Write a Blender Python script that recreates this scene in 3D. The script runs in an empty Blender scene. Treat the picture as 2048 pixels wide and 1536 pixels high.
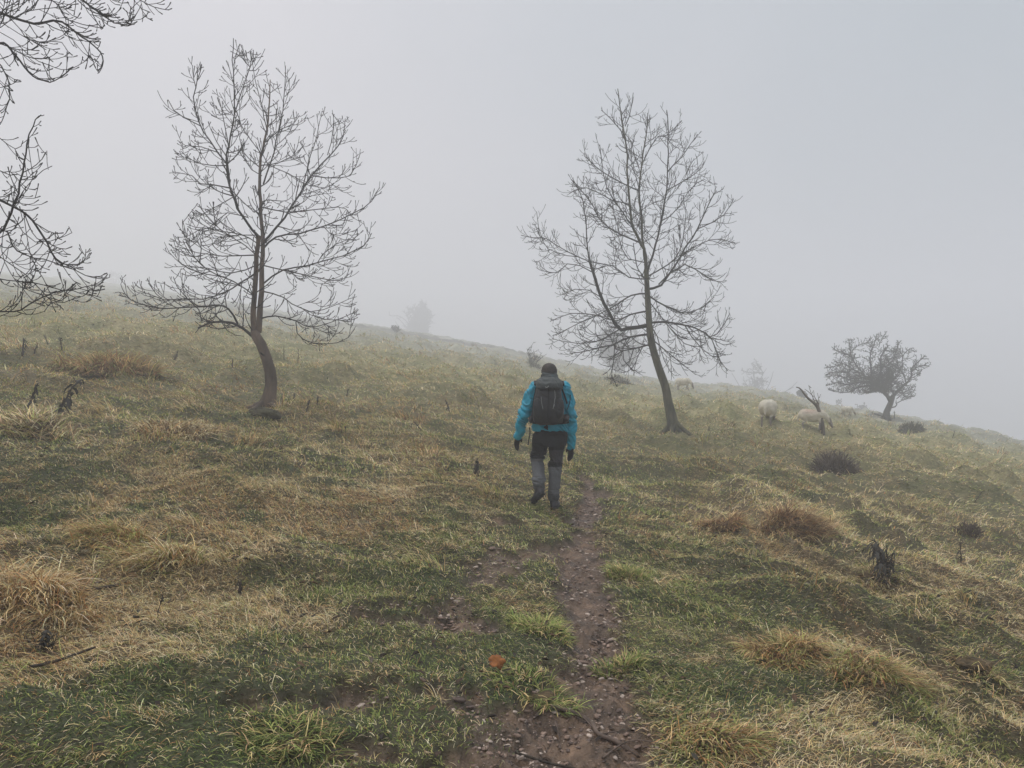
import bpy, bmesh, math, random
import numpy as np
from mathutils import Vector, Matrix
random.seed(7)
rs = np.random.RandomState(11)
C = bpy.context.scene.collection
S = bpy.context.scene
R = math.radians

# ------------------------------------------------------------------ camera
F = 1539.0            # focal length in photo pixels (2048 wide)
HC = 1.60
cd = bpy.data.cameras.new('camera'); cam = bpy.data.objects.new('camera', cd); C.objects.link(cam)
cam.location = (0, 0, HC); cam.rotation_euler = (R(90), 0, 0)
cd.sensor_fit = 'HORIZONTAL'; cd.sensor_width = 36.0; cd.lens = 36.0*F/2048.0
cd.clip_start = 0.05; cd.clip_end = 2000
S.camera = cam

# ------------------------------------------------------------------ sky
SUN_EL, SUN_AZ = R(64), R(-70)
w = bpy.data.worlds.new('World'); S.world = w; w.use_nodes = True
nt = w.node_tree; nt.nodes.clear()
def N(t, **k):
    n = nt.nodes.new(t)
    for a, b in k.items(): setattr(n, a, b)
    return n
out = N('ShaderNodeOutputWorld'); bg = N('ShaderNodeBackground'); bg.inputs[1].default_value = 0.1
sky = N('ShaderNodeTexSky', sky_type='NISHITA', sun_disc=False)
sky.sun_elevation = SUN_EL; sky.sun_rotation = SUN_AZ; sky.air_density = 1.0; sky.dust_density = 6.0
hs = N('ShaderNodeHueSaturation'); hs.inputs['Saturation'].default_value = 0.12
tc = N('ShaderNodeTexCoord'); sep = N('ShaderNodeSeparateXYZ')
nt.links.new(tc.outputs['Generated'], sep.inputs[0])
rx = N('ShaderNodeMapRange'); rx.inputs[1].default_value = -0.65; rx.inputs[2].default_value = 0.65
nt.links.new(sep.outputs[0], rx.inputs[0])
noi = N('ShaderNodeTexNoise'); noi.inputs['Scale'].default_value = 1.6; noi.inputs['Detail'].default_value = 3
nt.links.new(tc.outputs['Generated'], noi.inputs['Vector'])
add = N('ShaderNodeMath', operation='MULTIPLY_ADD'); add.inputs[1].default_value = 0.9
nt.links.new(noi.outputs[0], add.inputs[0]); nt.links.new(rx.outputs[0], add.inputs[2])
sub = N('ShaderNodeMath', operation='SUBTRACT'); sub.inputs[1].default_value = 0.45
nt.links.new(add.outputs[0], sub.inputs[0])
deck = N('ShaderNodeValToRGB')          # the cloud deck: a little lilac to one side, bluer to the other
deck.color_ramp.elements[0].position = .38; deck.color_ramp.elements[1].position = .95; deck.color_ramp.elements[0].color = (6.25, 6.1, 6.5, 1); deck.color_ramp.elements[1].color = (3.5, 4.2, 4.75, 1)
nt.links.new(sub.outputs[0], deck.inputs[0])
zr = N('ShaderNodeMapRange'); zr.inputs[1].default_value = 0.0; zr.inputs[2].default_value = 0.6
zr.inputs[3].default_value = 0.80; zr.inputs[4].default_value = 1.13
nt.links.new(sep.outputs[2], zr.inputs[0])
zh = N('ShaderNodeMapRange'); zh.inputs[1].default_value = 0.45; zh.inputs[2].default_value = 1.0; zh.inputs[3].default_value = 0.0; zh.inputs[4].default_value = 1.1
nt.links.new(sep.outputs[2], zh.inputs[0]); za = N('ShaderNodeMath', operation='ADD')      # an overcast sky is brightest overhead
nt.links.new(zr.outputs[0], za.inputs[0]); nt.links.new(zh.outputs[0], za.inputs[1])
mul = N('ShaderNodeMix', data_type='RGBA', blend_type='MULTIPLY'); mul.inputs[0].default_value = 1
nt.links.new(deck.outputs[0], mul.inputs[6]); nt.links.new(za.outputs[0], mul.inputs[7])
mx = N('ShaderNodeMix', data_type='RGBA'); mx.inputs[0].default_value = 0.88
nt.links.new(sky.outputs[0], hs.inputs['Color']); nt.links.new(hs.outputs[0], mx.inputs[6]); nt.links.new(mul.outputs[2], mx.inputs[7])
nt.links.new(mx.outputs[2], bg.inputs[0]); nt.links.new(bg.outputs[0], out.inputs[0])

sd = bpy.data.lights.new('sun', 'SUN'); sd.energy = 1.5; sd.angle = R(40); sd.color = (1, 0.97, 0.93)
so = bpy.data.objects.new('sun', sd); C.objects.link(so)
dirv = Vector((math.cos(SUN_EL)*math.sin(SUN_AZ), math.cos(SUN_EL)*math.cos(SUN_AZ), math.sin(SUN_EL)))
so.rotation_euler = dirv.to_track_quat('Z', 'Y').to_euler(); so.location = (0, 0, 60)

S.view_settings.view_transform = 'Standard'; S.view_settings.look = 'None'
S.view_settings.gamma = 1; S.view_settings.exposure = 0.05
S.cycles.max_bounces = 6; S.cycles.diffuse_bounces = 3; S.cycles.glossy_bounces = 1
S.cycles.transmission_bounces = 1; S.cycles.volume_bounces = 4; S.cycles.transparent_max_bounces = 4
S.cycles.use_denoising = True
try: S.cycles.denoiser = 'OPENIMAGEDENOISE'; S.cycles.denoising_prefilter = 'ACCURATE'
except Exception: pass
HAZE_DENSITY = 0.0094

# ------------------------------------------------------------------ helpers
def tag(o, label=None, cat=None, group=None, kind=None):
    if label: o['label'] = label
    if cat: o['category'] = cat
    if group: o['group'] = group
    if kind: o['kind'] = kind
    return o
def empty(name, loc, rz=0):
    o = bpy.data.objects.new(name, None); C.objects.link(o); o.location = loc; o.rotation_euler = (0, 0, rz)
    o.empty_display_size = 0.2
    return o
def mat(name, col, rough=0.8, noise=0, scale=20, col2=None, bump=0, bscale=60, attr=None, spec=0.3, stretch=None, transl=0):
    m = bpy.data.materials.new(name); m.use_nodes = True
    t = m.node_tree; b = t.nodes['Principled BSDF']
    b.inputs['Roughness'].default_value = rough; b.inputs['Specular IOR Level'].default_value = spec
    src = None
    co = t.nodes.new('ShaderNodeTexCoord'); vec = co.outputs['Object']
    if stretch:
        mp = t.nodes.new('ShaderNodeMapping'); mp.inputs['Scale'].default_value = stretch
        t.links.new(vec, mp.inputs[0]); vec = mp.outputs[0]
    if attr:
        a = t.nodes.new('ShaderNodeAttribute'); a.attribute_name = attr; src = a.outputs['Color']
    if noise or col2:
        n = t.nodes.new('ShaderNodeTexNoise'); n.inputs['Scale'].default_value = scale; n.inputs['Detail'].default_value = 6
        t.links.new(vec, n.inputs['Vector'])
        if col2:
            r = t.nodes.new('ShaderNodeValToRGB')
            r.color_ramp.elements[0].position = 0.35; r.color_ramp.elements[1].position = 0.65
            r.color_ramp.elements[0].color = (*col, 1); r.color_ramp.elements[1].color = (*col2, 1)
            t.links.new(n.outputs[0], r.inputs[0]); src = r.outputs[0]
        else:
            mr = t.nodes.new('ShaderNodeMapRange'); mr.inputs[1].default_value = 0.3; mr.inputs[2].default_value = 0.7
            mr.inputs[3].default_value = 1-noise; mr.inputs[4].default_value = 1+noise
            t.links.new(n.outputs[0], mr.inputs[0])
            x = t.nodes.new('ShaderNodeMix'); x.data_type = 'RGBA'; x.blend_type = 'MULTIPLY'; x.inputs[0].default_value = 1
            if src is not None: t.links.new(src, x.inputs[6])
            else: x.inputs[6].default_value = (*col, 1)
            t.links.new(mr.outputs[0], x.inputs[7]); src = x.outputs[2]
    if attr and name == 'turf': t.links.new(a.outputs['Alpha'], b.inputs['Roughness'])
    if src is not None: t.links.new(src, b.inputs['Base Color'])
    else: b.inputs['Base Color'].default_value = (*col, 1)
    if bump:
        n = t.nodes.new('ShaderNodeTexNoise'); n.inputs['Scale'].default_value = bscale; n.inputs['Detail'].default_value = 6
        t.links.new(vec, n.inputs['Vector'])
        bp = t.nodes.new('ShaderNodeBump'); bp.inputs['Strength'].default_value = 1; bp.inputs['Distance'].default_value = bump
        t.links.new(n.outputs[0], bp.inputs['Height']); t.links.new(bp.outputs[0], b.inputs['Normal'])
    if transl:
        tr = t.nodes.new('ShaderNodeBsdfTranslucent'); ms = t.nodes.new('ShaderNodeMixShader'); ms.inputs[0].default_value = transl
        if src is not None: t.links.new(src, tr.inputs[0])
        else: tr.inputs[0].default_value = (*col, 1)
        t.links.new(b.outputs[0], ms.inputs[1]); t.links.new(tr.outputs[0], ms.inputs[2])
        t.links.new(ms.outputs[0], t.nodes['Material Output'].inputs[0])
    return m

def np_mesh(name, V, Fc, m, parent=None, cols=None, smooth=False):
    """V (n,3); Fc list of int arrays (k,3) or (k,4); cols (n,3) point colours"""
    me = bpy.data.meshes.new(name)
    V = np.ascontiguousarray(V, dtype=np.float32)
    if not isinstance(Fc, list): Fc = [Fc]
    Fc = [f for f in Fc if len(f)]
    loops = np.concatenate([f.ravel() for f in Fc]).astype(np.int32)
    tot = np.concatenate([np.full(len(f), f.shape[1], np.int32) for f in Fc])
    start = np.concatenate([[0], np.cumsum(tot)[:-1]]).astype(np.int32)
    me.vertices.add(len(V)); me.vertices.foreach_set('co', V.ravel())
    me.loops.add(len(loops)); me.loops.foreach_set('vertex_index', loops)
    me.polygons.add(len(tot)); me.polygons.foreach_set('loop_start', start)
    me.update(calc_edges=True)
    if smooth: me.polygons.foreach_set('use_smooth', np.ones(len(tot), bool))
    if cols is not None:
        a = me.color_attributes.new('col', 'FLOAT_COLOR', 'POINT')
        c4 = np.ones((len(V), 4), np.float32); c4[:, :cols.shape[1]] = cols
        a.data.foreach_set('color', c4.ravel())
    me.materials.append(m)
    o = bpy.data.objects.new(name, me); C.objects.link(o)
    if parent is not None: o.parent = parent
    return o

# ---- value noise
def _h(ix, iy, seed):
    n = (ix.astype(np.int64)*374761393 + iy.astype(np.int64)*668265263 + seed*2147483647) & 0xFFFFFFFF
    n = ((n ^ (n >> 13))*1274126177) & 0xFFFFFFFF
    n = ((n ^ (n >> 16))*2246822519) & 0xFFFFFFFF
    return ((n ^ (n >> 15)) & 0xFFFFFF)/float(0xFFFFFF)
def vn(x, y, seed=0):
    x = np.asarray(x, float); y = np.asarray(y, float)
    fx, fy = np.floor(x), np.floor(y); u, v = x-fx, y-fy
    u = u*u*u*(u*(6*u-15)+10); v = v*v*v*(v*(6*v-15)+10)
    a = _h(fx, fy, seed); b = _h(fx+1, fy, seed); c = _h(fx, fy+1, seed); d = _h(fx+1, fy+1, seed)
    return (a*(1-u)+b*u)*(1-v) + (c*(1-u)+d*u)*v
def fbm(x, y, seed=0, oct=4, gain=0.5):
    s, a, t = 0, 1, 0
    for i in range(oct):
        s = s + a*vn(x*2**i+17.3*i, y*2**i-9.1*i, seed+i*31); t += a; a *= gain
    return s/t          # 0..1, mean .5
def sstep(a, b, x):
    t = np.clip((x-a)/(b-a), 0, 1); return t*t*(3-2*t)

# ------------------------------------------------------------------ terrain
SK_U = [-60, 0, 120, 260, 400, 500, 620, 700, 760, 860, 960, 1060, 1160, 1260, 1360, 1460, 1560, 1660, 1760, 1860, 1960, 2048, 2110]
SK_V = [538, 545, 557, 573, 595, 612, 636, 648, 655, 672, 690, 710, 735, 754, 770, 777, 793, 816, 834, 848, 868, 889, 906]
SK_D = [80, 80, 80, 79, 77, 75, 72, 70, 69, 66, 63, 61, 59, 57, 55, 53, 50, 47, 44, 43, 42, 42, 42]
_s = (np.array(SK_U)-1024)/F
_th = np.arctan(_s); _D = np.array(SK_D, float)*np.interp(SK_U, [0, 900, 1400], [2.4, 2.1, 1.5])
_m = (768-np.array(SK_V))/F + 1.6*3/(2*_D)
TH = np.concatenate([np.array([-180, -135, -90, -60])*math.pi/180, _th, np.array([62, 90, 135, 180])*math.pi/180])
MR = np.concatenate([[-.05, .05, .15, .17], _m*np.cos(_th), [-.04, -.07, -.09, -.05]])
DR = np.concatenate([[110, 130, 170, 195], _D/np.cos(_th), [60, 60, 65, 75]])
_tg = np.linspace(-math.pi, math.pi, 1441)
def _smooth(a):
    k = np.exp(-np.linspace(-2, 2, 13)**2); k /= k.sum()
    return np.convolve(np.pad(a, 6, mode='wrap'), k, 'valid')
MRg = _smooth(np.interp(_tg, TH, MR)); DRg = _smooth(np.interp(_tg, TH, DR))
RMAX = 330.0; DIP = 0.27
def H0(x, y):
    r = np.hypot(x, y)+1e-6; th = np.arctan2(x, y)
    m = np.interp(th, _tg, MRg); D = np.interp(th, _tg, DRg)
    t = r/D; g = np.where(t < 2.2, t**3, 10.648+14.52*(t-2.2))
    rr = r/9.4
    z = m*r - 14*np.tanh(.0012*np.clip(r-D, 0, None)**2/14) - 0.8*g - DIP*rr**2*np.exp(2*(1-rr))
    # near the origin the directional slope is faded so that the middle is smooth
    f = sstep(0, 2.5, r)
    return z*f
def hit(u, v, h=None):
    h = h or H0
    s = (u-1024)/F; k = (768-v)/F
    Y = np.concatenate([np.arange(1.2, 30, 0.02), np.arange(30, 320, 0.1)])
    d = HC + k*Y - h(s*Y, Y)
    i = np.argmax(d < 0)
    if d[i] >= 0: i = int(np.argmin(d))
    return s*Y[i], Y[i]
# the trodden path and its fainter left branch: (u, v, half width in metres)
PATH = [(1120, 1700, .30), (1165, 1536, .34), (1172, 1450, .30), (1178, 1380, .25), (1178, 1300, .20), (1176, 1200, .19), (1166, 1120, .19), (1172, 1060, .20),
        (1184, 1000, .17), (1180, 962, .12), (1160, 940, -.05)]
PATH2 = [(1160, 1105, .18), (1090, 1100, .20), (1015, 1110, .21), (965, 1150, .15), (925, 1195, .14), (860, 1225, .12)]
PATCH = [(1050, 1500, .34), (960, 1440, .20), (850, 1395, .24), (1010, 1530, .40), (850, 1530, .32), (700, 1400, .26), (600, 1430, .2), (760, 1475, .2), (880, 1225, .24), (800, 1240, .2),
         (1000, 1045, .2), (760, 1250, .12)]
def poly_w(P):
    return [(*hit(u, v), w_) for u, v, w_ in P]
PW, PW2, PT = poly_w(PATH), poly_w(PATH2), poly_w(PATCH)
def _dist(x, y, P):
    best = np.full(np.shape(x), -9.0)
    for (x0, y0, w0), (x1, y1, w1) in zip(P[:-1], P[1:]):
        dx, dy = x1-x0, y1-y0; L = dx*dx+dy*dy
        t = np.clip(((x-x0)*dx+(y-y0)*dy)/L, 0, 1)
        d = np.hypot(x-x0-t*dx, y-y0-t*dy)
        best = np.maximum(best, (w0+(w1-w0)*t) - d)
    return best
def mud(x, y):
    n = (fbm(x*3, y*3, 5, 3)-.5)*.34 + (fbm(x*11, y*11, 6, 2)-.5)*.16
    a = _dist(x, y, PW) + n*(.75+.55*sstep(5.5, 8.5, y)) - .03*sstep(6, 9, y)
    b = _dist(x, y, PW2) + n*1.5 - .05
    c = np.full(np.shape(x), -9.0)
    for px, py, w_ in PT: c = np.maximum(c, w_*.8 - np.hypot((x-px)*.6, y-py) + n*1.8 - .05)
    return np.maximum(sstep(-.05, .07, a), np.maximum(sstep(-.05, .1, b)*.85, sstep(-.04, .1, c)*.9))
def pathness(x, y):          # broad, smoother and greener belt along the path
    return np.exp(-(np.clip(-_dist(x, y, PW), 0, 99)/1.3)**2)
def lump(x, y):
    """turf hummocks, bigger away from the path"""
    r = np.hypot(x, y); p = pathness(x, y)
    side = sstep(-2, 3.5, x - 0.05*y)
    a = (fbm(x*1.5+.6*y, y*1.1-.5*x, 41, 3)-.5)*(.22+.12*side)
    rdg = 1-np.abs(2*vn(x*1.25+y*.8+3*vn(x*.5, y*.5, 3), y*.62-x*.2, 43)-1)
    b = (rdg**2-.3)*(.07+.12*side)
    c = (fbm(x*6, y*6, 44, 3)-.5)*.06
    far = (fbm(x*.28, y*.28, 47, 3)-.5)*.9*sstep(22, 45, r)
    hm = np.clip(vn(x*.9, y*.9, 48)-.60, 0, 1)*1.0*sstep(8, 18, r)
    return (a+b+hm)*(1-.75*p)*sstep(.5, 3, r) + c + far*.6
def Hn(x, y):
    m = mud(x, y)
    z = H0(x, y) + lump(x, y)*(1-.6*m)
    clod = (fbm(x*8, y*8, 51, 4, .6)-.5)*.10 + np.abs(vn(x*20, y*20, 52)-.5)*.05 - np.clip(vn(x*5, y*4, 53)-.6, 0, 1)*.10
    return z - m*.07 + m*clod
Z00 = float(Hn(np.array([0.]), np.array([0.]))[0])

# ---- colour fields in world space: +straw / -green
SPOT = [  # u, v, radius m, straw, dark green
    (60, 1180, .8, 1, 0), (330, 1130, .8, .9, 0), (260, 1240, .8, .9, 0), (120, 1330, .7, .5, 0), (560, 1010, 1.4, .8, 0), (620, 1080, 1.0, .5, 0), (890, 1000, .9, .7, 0), (200, 940, 1.0, .7, 0),
    (1590, 1050, 1.0, .9, 0), (1430, 1050, .9, .7, 0), (1800, 1180, 1.0, .8, 0), (1700, 1330, .8, .9, 0), (1900, 1420, .8, .6, 0), (1450, 1500, .5, .7, 0), (1620, 1450, .6, .5, 0),
    (1350, 1150, .6, .5, 0), (1900, 1040, 1.5, .6, 0), (1400, 930, 1.5, .5, 0), (700, 900, 2, .4, 0), (1960, 1240, 1., .5, 0), (450, 1180, .5, .4, 0), (60, 1480, .4, .3, 0),
    (70, 990, 1.3, -1, .9), (60, 900, 1.2, -.3, .4), (1240, 1180, .5, -.9, .5), (1250, 1350, .5, -.7, .7), (1085, 1280, .35, -1, .8), (1060, 1400, .35, -1, .8), (600, 1480, .6, -1, .8), (300, 1420, .6, -.7, .7),
    (900, 1190, .7, -.7, .5), (950, 1080, .8, -.6, .5), (1210, 920, 1.8, -.8, .4), (720, 1130, .6, -.6, .4), (480, 880, 1.6, -.4, .3), (600, 960, 1, -.5, .4), (1350, 1200, .6, -.6, .3), (1290, 1080, .7, -.6, .3),
    (1530, 1230, .5, -.5, .5), (1600, 1400, .5, -.6, .5), (1480, 1400, .5, -.6, .5), (800, 1330, .7, -.6, .5), (960, 1330, .5, -.7, .6), (1560, 970, 1.4, -.4, .2), (450, 1330, .6, -.3, .4), (60, 840, 1.5, -.3, .5),
    (160, 1450, .5, -.4, .6), (1900, 1320, .4, -.5, .5), (1830, 1500, .4, -.5, .5), (540, 1060, .5, -.4, .3)]
SPW = [(*hit(u, v), r, a, g) for u, v, r, a, g in SPOT]
def fields(x, y):
    st = np.zeros(np.shape(x)); dk = np.zeros(np.shape(x))
    for px, py, r, a, g in SPW:
        e = np.exp(-((x-px)**2+(y-py)**2)/(r*r)); st += a*e; dk += g*e
    n1 = fbm(x*.9, y*.9, 61, 4); n2 = fbm(x*2.6+.9*y, y*2.2, 62, 3); n3 = fbm(x*.22, y*.22, 63, 3)
    n4 = fbm(x*6.5, y*6, 64, 3)
    s = .45 + .44*st + (n1-.5)*1.1 + (n2-.5)*1.5 + (n4-.5)*1.7 + (n3-.5)*.4 - .25*pathness(x, y)
    return np.clip(s, 0, 1), np.clip(.75*dk + (fbm(x*1.7, y*1.7, 66, 3)-.5)*1.2 + (fbm(x*5, y*5, 67, 3)-.5)*1.5, 0, 1)

# ground colour: the thatch, earth and moss under the blades, with shade and mist mixed in
def ground_cols(x, y):
    s, d = fields(x, y); m = mud(x, y)[:, None]; r = np.hypot(x, y)
    s = s[:, None]; d = d[:, None]
    nr_ = sstep(8, 26, r)[:, None]; soil_shade = np.array([.055, .050, .026])*(1-s) + np.array([.10, .075, .042])*s  # near earth coloured darker, to stand for the shade between blades
    base = np.array([.19, .185, .075])*(1-s) + np.array([.33, .29, .15])*s; base = soil_shade*(1-nr_) + base*nr_
    base = base*(1-.5*d) + np.array([.05, .065, .03])*.5*d
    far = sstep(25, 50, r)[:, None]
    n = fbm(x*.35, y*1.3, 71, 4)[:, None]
    fc = np.array([.29, .29, .225])*(.55+.9*n)  # far turf paled and greyed in colour, adding to the mist at the ridge
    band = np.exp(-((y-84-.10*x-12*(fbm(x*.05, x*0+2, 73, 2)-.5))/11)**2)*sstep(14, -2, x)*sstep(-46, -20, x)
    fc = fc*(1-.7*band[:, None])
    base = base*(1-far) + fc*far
    mn = fbm(x*7, y*7, 72, 4)[:, None]
    mc = np.array([.046, .030, .018])*(1-mn) + np.array([.18, .118, .075])*mn
    mn2 = fbm(x*24, y*24, 75, 3)[:, None]; mc = mc*(.5+1.0*mn2)
    c_ = base*(1-m) + mc*m
    return np.concatenate([c_, (.92-.5*m*(.4+.9*(1-mn)))], 1)
th_in = np.radians(np.arange(-54, 54.001, .23)); th_out = np.radians(np.arange(56, 304.001, 2.0))
ths = np.concatenate([th_in, th_out]); nth = len(ths)
rr = [.25]
while rr[-1] < RMAX:
    q = rr[-1]; rr.append(q*(1.03 if q < 2 else 1.0058 if q < 14 else 1.0085))
rr = np.array(rr); nr = len(rr)
X = (rr[:, None]*np.sin(ths)[None]).ravel(); Y = (rr[:, None]*np.cos(ths)[None]).ravel()
X = np.concatenate([[0], X]); Y = np.concatenate([[0], Y])
Z = Hn(X, Y)
HC_REAL = HC
idx = 1+np.arange(nr*nth).reshape(nr, nth)
a_, b_ = idx[:-1], idx[1:]
quads = np.stack([a_, np.roll(a_, -1, 1), np.roll(b_, -1, 1), b_], -1).reshape(-1, 4)
tri = np.stack([np.zeros(nth, int), np.roll(idx[0], -1), idx[0]], -1)
mG = mat('turf', (1, 1, 1), .72, noise=.35, scale=14, bump=.02, bscale=45, attr='col', spec=.35)
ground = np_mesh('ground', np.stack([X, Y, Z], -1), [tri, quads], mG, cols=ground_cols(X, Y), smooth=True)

tag(ground, 'grassy hillside with a trodden muddy path', kind='structure')
ZMIN = float(Z.min()); ZMAX = float(Z.max())
def gz(x, y): return float(Hn(np.array([x]), np.array([y]))[0])
def at(u, v):
    x, y = hit(u, v, Hn); return Vector((x, y, gz(x, y)))
def ray(u, v, Y_): return Vector(((u-1024)/F*Y_, Y_, HC+(768-v)/F*Y_))
# ------------------------------------------------------------------ grass blades
COLS = {'straw': (.62, .465, .235), 'pale': (.72, .62, .40), 'rust': (.42, .235, .10), 'olive': (.36, .37, .125), 'green': (.19, .225, .065),
        'dark': (.075, .108, .038), 'bright': (.25, .32, .09), 'brown': (.22, .145, .08)}
def blades(px, py, pz, L, wd, ang, lean, col, segs, rng, sag=0.35, tw=.5):
    """arrays of n blades -> verts, tris, cols.  ang: heading, lean: 0 upright .. 1 flat"""
    n = len(px)
    ts = np.linspace(0, 1, segs+1)
    hx, hy = np.cos(ang), np.sin(ang)
    # arc: elevation angle goes from e0 at root to e1 at the tip
    e0 = (1-lean*.75)*math.pi/2; e1 = e0 - (.5+lean*1.3)*(.6+.8*rng.rand(n))
    X_, Z_ = [np.zeros(n)], [np.zeros(n)]
    for i in range(segs):
        e = e0 + (e1-e0)*(i+.5)/segs
        X_.append(X_[-1]+np.cos(e)*L/segs); Z_.append(np.maximum(Z_[-1]+np.sin(e)*L/segs, .004))
    wa = ang+math.pi/2+(rng.rand(n)-.5)*tw; wx, wy = np.cos(wa), np.sin(wa); wz = (rng.rand(n)-.5)*.6
    bend = (rng.rand(n)-.5)*.5
    nv = 2*segs+1
    V = np.zeros((n, nv, 3), np.float32); K = np.zeros((n, nv, 3), np.float32)
    for i in range(segs+1):
        sx = bend*L*ts[i]**2
        cx = px+hx*X_[i]-hy*sx; cy = py+hy*X_[i]+hx*sx; cz = pz+Z_[i]
        w_ = wd*.5*(1-.75*ts[i]**1.6)
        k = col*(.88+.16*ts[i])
        if i < segs:
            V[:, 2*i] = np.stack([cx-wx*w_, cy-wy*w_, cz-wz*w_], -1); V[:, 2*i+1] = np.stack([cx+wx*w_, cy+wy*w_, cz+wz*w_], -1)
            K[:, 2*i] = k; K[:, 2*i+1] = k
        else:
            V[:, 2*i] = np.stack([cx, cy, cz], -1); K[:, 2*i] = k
    base = np.arange(n)[:, None]*nv
    T = []
    for i in range(segs):
        if i < segs-1:
            T += [base+np.array([[2*i, 2*i+1, 2*i+3]]), base+np.array([[2*i, 2*i+3, 2*i+2]])]
        else: T += [base+np.array([[2*i, 2*i+1, 2*i+2]])]
    return V.reshape(-1, 3), np.concatenate(T), K.reshape(-1, 3)
def merge(parts):
    Vs, Ts, Ks, o = [], [], [], 0
    for v, t, k in parts:
        Vs.append(v); Ts.append(t+o); Ks.append(k); o += len(v)
    return np.concatenate(Vs), np.concatenate(Ts), np.concatenate(Ks)
def pick(rng, n, names, p):
    c = np.array([COLS[k] for k in names]); p = np.asarray(p, float)
    if p.ndim == 1: i = rng.choice(len(names), n, p=p/p.sum())
    else:
        p = np.cumsum(p/p.sum(1, keepdims=True), 1); i = (rng.rand(n)[:, None] > p).sum(1).clip(0, len(names)-1)
    c = c[i]*(.46+1.25*rng.rand(n)**1.05)[:, None]
    return c*(1+(rng.rand(n, 3)-.5)*.16)
def scatter(rng, r0, r1, dens, half=40.5):
    A = math.radians(half*2)/2*(r1*r1-r0*r0); n = int(A*dens)
    r = np.sqrt(rng.rand(n)*(r1*r1-r0*r0)+r0*r0); t = (rng.rand(n)*2-1)*math.radians(half)
    return r*np.sin(t), r*np.cos(t)
def flow(x, y):    # which way the lank grass has flopped: mostly downhill to the right and towards the camera
    side = sstep(-1, 4, x-.06*y)
    return -math.pi*(.62-.34*side) + (vn(x*.55, y*.55, 81)-.5)*3.2 + (vn(x*1.6, y*1.6, 82)-.5)*1.6
mB = mat('grass_blade', (1, 1, 1), .7, attr='col', spec=.10, transl=.22)
def field_of_grass():
    rng = np.random.RandomState(5)
    turf, lank = [], []
    zones = [(1.8, 5.5, 10000, .0033, 4), (5.5, 9, 5400, .0050, 3), (9, 14, 2200, .0082, 3), (14, 24, 760, .014, 2), (24, 42, 170, .028, 2), (42, 62, 34, .05, 2)]
    for r0, r1, dens, wd, sg in zones:
        k = min(1.9, (wd/.0036)**.33)
        # short turf
        x, y = scatter(rng, r0, r1, dens, 53 if r1 < 10 else 46)
        m = mud(x, y); s, d = fields(x, y)
        clump = fbm(x*9, y*9, 91, 2)
        keep = rng.rand(len(x)) < (1-m)*(1.0-.40*s)*(.60+.9*clump)
        x, y, s, d = x[keep], y[keep], s[keep], d[keep]; n = len(x)
        g = np.clip(1.1-s*1.1, .05, 1); pl = fbm(x*1.3, y*1.3, 93, 3); br = np.clip((fbm(x*2, y*2, 94, 3)-.5)*4, 0, 1)
        P = np.stack([.5*s+.10, .20+.35*s*pl, .07+.14*s, (.75*g+(r0 > 8)*.35)*(1-.6*d), .6*g*(1-.3*d), .1+1.3*d*g, .55*g*br, .06+.05*s], 1)
        col = pick(rng, n, ['straw', 'pale', 'rust', 'olive', 'green', 'dark', 'bright', 'brown'], P)
        tall = 1+.9*np.clip((fbm(x*1.4, y*1.4, 95, 3)-.5)*3, 0, 1)
        L = (.018+.036*rng.rand(n))*k*tall
        ang = flow(x, y)+(rng.rand(n)-.5)*5.0; lean = np.clip(.30+.6*rng.rand(n)+.15*s+.02*(r0 > 12)*10, 0, 1)
        turf.append(blades(x, y, Hn(x, y)-.004, L, wd*(.7+.6*rng.rand(n)), ang, lean, col, sg, rng))
        # lank dead grass, combed by the wind and rain
        x, y = scatter(rng, r0, r1, dens*.55, 53 if r1 < 10 else 46)
        m = mud(x, y); s, d = fields(x, y)
        strand = fbm(x*5, y*5, 92, 2)
        keep = rng.rand(len(x)) < (1-m)*np.clip(s*1.4-.05, .10, 1)*(.45+1.05*strand)*(1-.55*pathness(x, y))
        x, y, s, d = x[keep], y[keep], s[keep], d[keep]; n = len(x)
        rust = np.clip((fbm(x*.8, y*.8, 96, 3)-.48)*4, 0, 1)
        P = np.stack([.9+0*s, .6*(1-rust)+.15, .06+(.40+(r0 < 9)*.55)*rust, .35*(1-s)+.22+(r0 > 8)*.40, .05+(.04+(r0 < 9)*.12)*rust], 1)
        col = pick(rng, n, ['straw', 'pale', 'rust', 'olive', 'brown'], P)
        L = (.035+.10*rng.rand(n)**1.6)*k*(.6+.6*s)
        ang = flow(x, y)+rng.randn(n)*.95; lean = np.clip(.35+.6*rng.rand(n), 0, 1)
        lank.append(blades(x, y, Hn(x, y)+.006*rng.rand(n), L, wd*(.6+.5*rng.rand(n)), ang, lean, col, max(sg, 3) if r0 < 14 else sg, rng))
    # small scattered tufts and hummocks of lank grass all over the slope
    cx, cy = scatter(rng, 3.5, 60, .55); s, d = fields(cx, cy); kk = rng.rand(len(cx)) < (1-mud(cx, cy))*(1-.8*pathness(cx, cy))*(.25+.9*np.clip(fbm(cx*.5, cy*.5, 97, 3)*2-.5, 0, 1))
    cx, cy, s, d = cx[kk], cy[kk], s[kk], d[kk]; rc = np.hypot(cx, cy); nb = np.where(rc < 14, 70, np.where(rc < 28, 34, 16))
    i = np.repeat(np.arange(len(cx)), nb); n = len(i); R_ = (.07+.16*rng.rand(len(cx))**1.5)*(1+.02*rc); H_ = (.08+.14*rng.rand(len(cx)))*(1+.012*rc)
    t_ = rng.rand(n)*6.283; q = np.sqrt(rng.rand(n)); x = cx[i]+R_[i]*q*np.cos(t_)*1.3; y = cy[i]+R_[i]*q*np.sin(t_)
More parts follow.
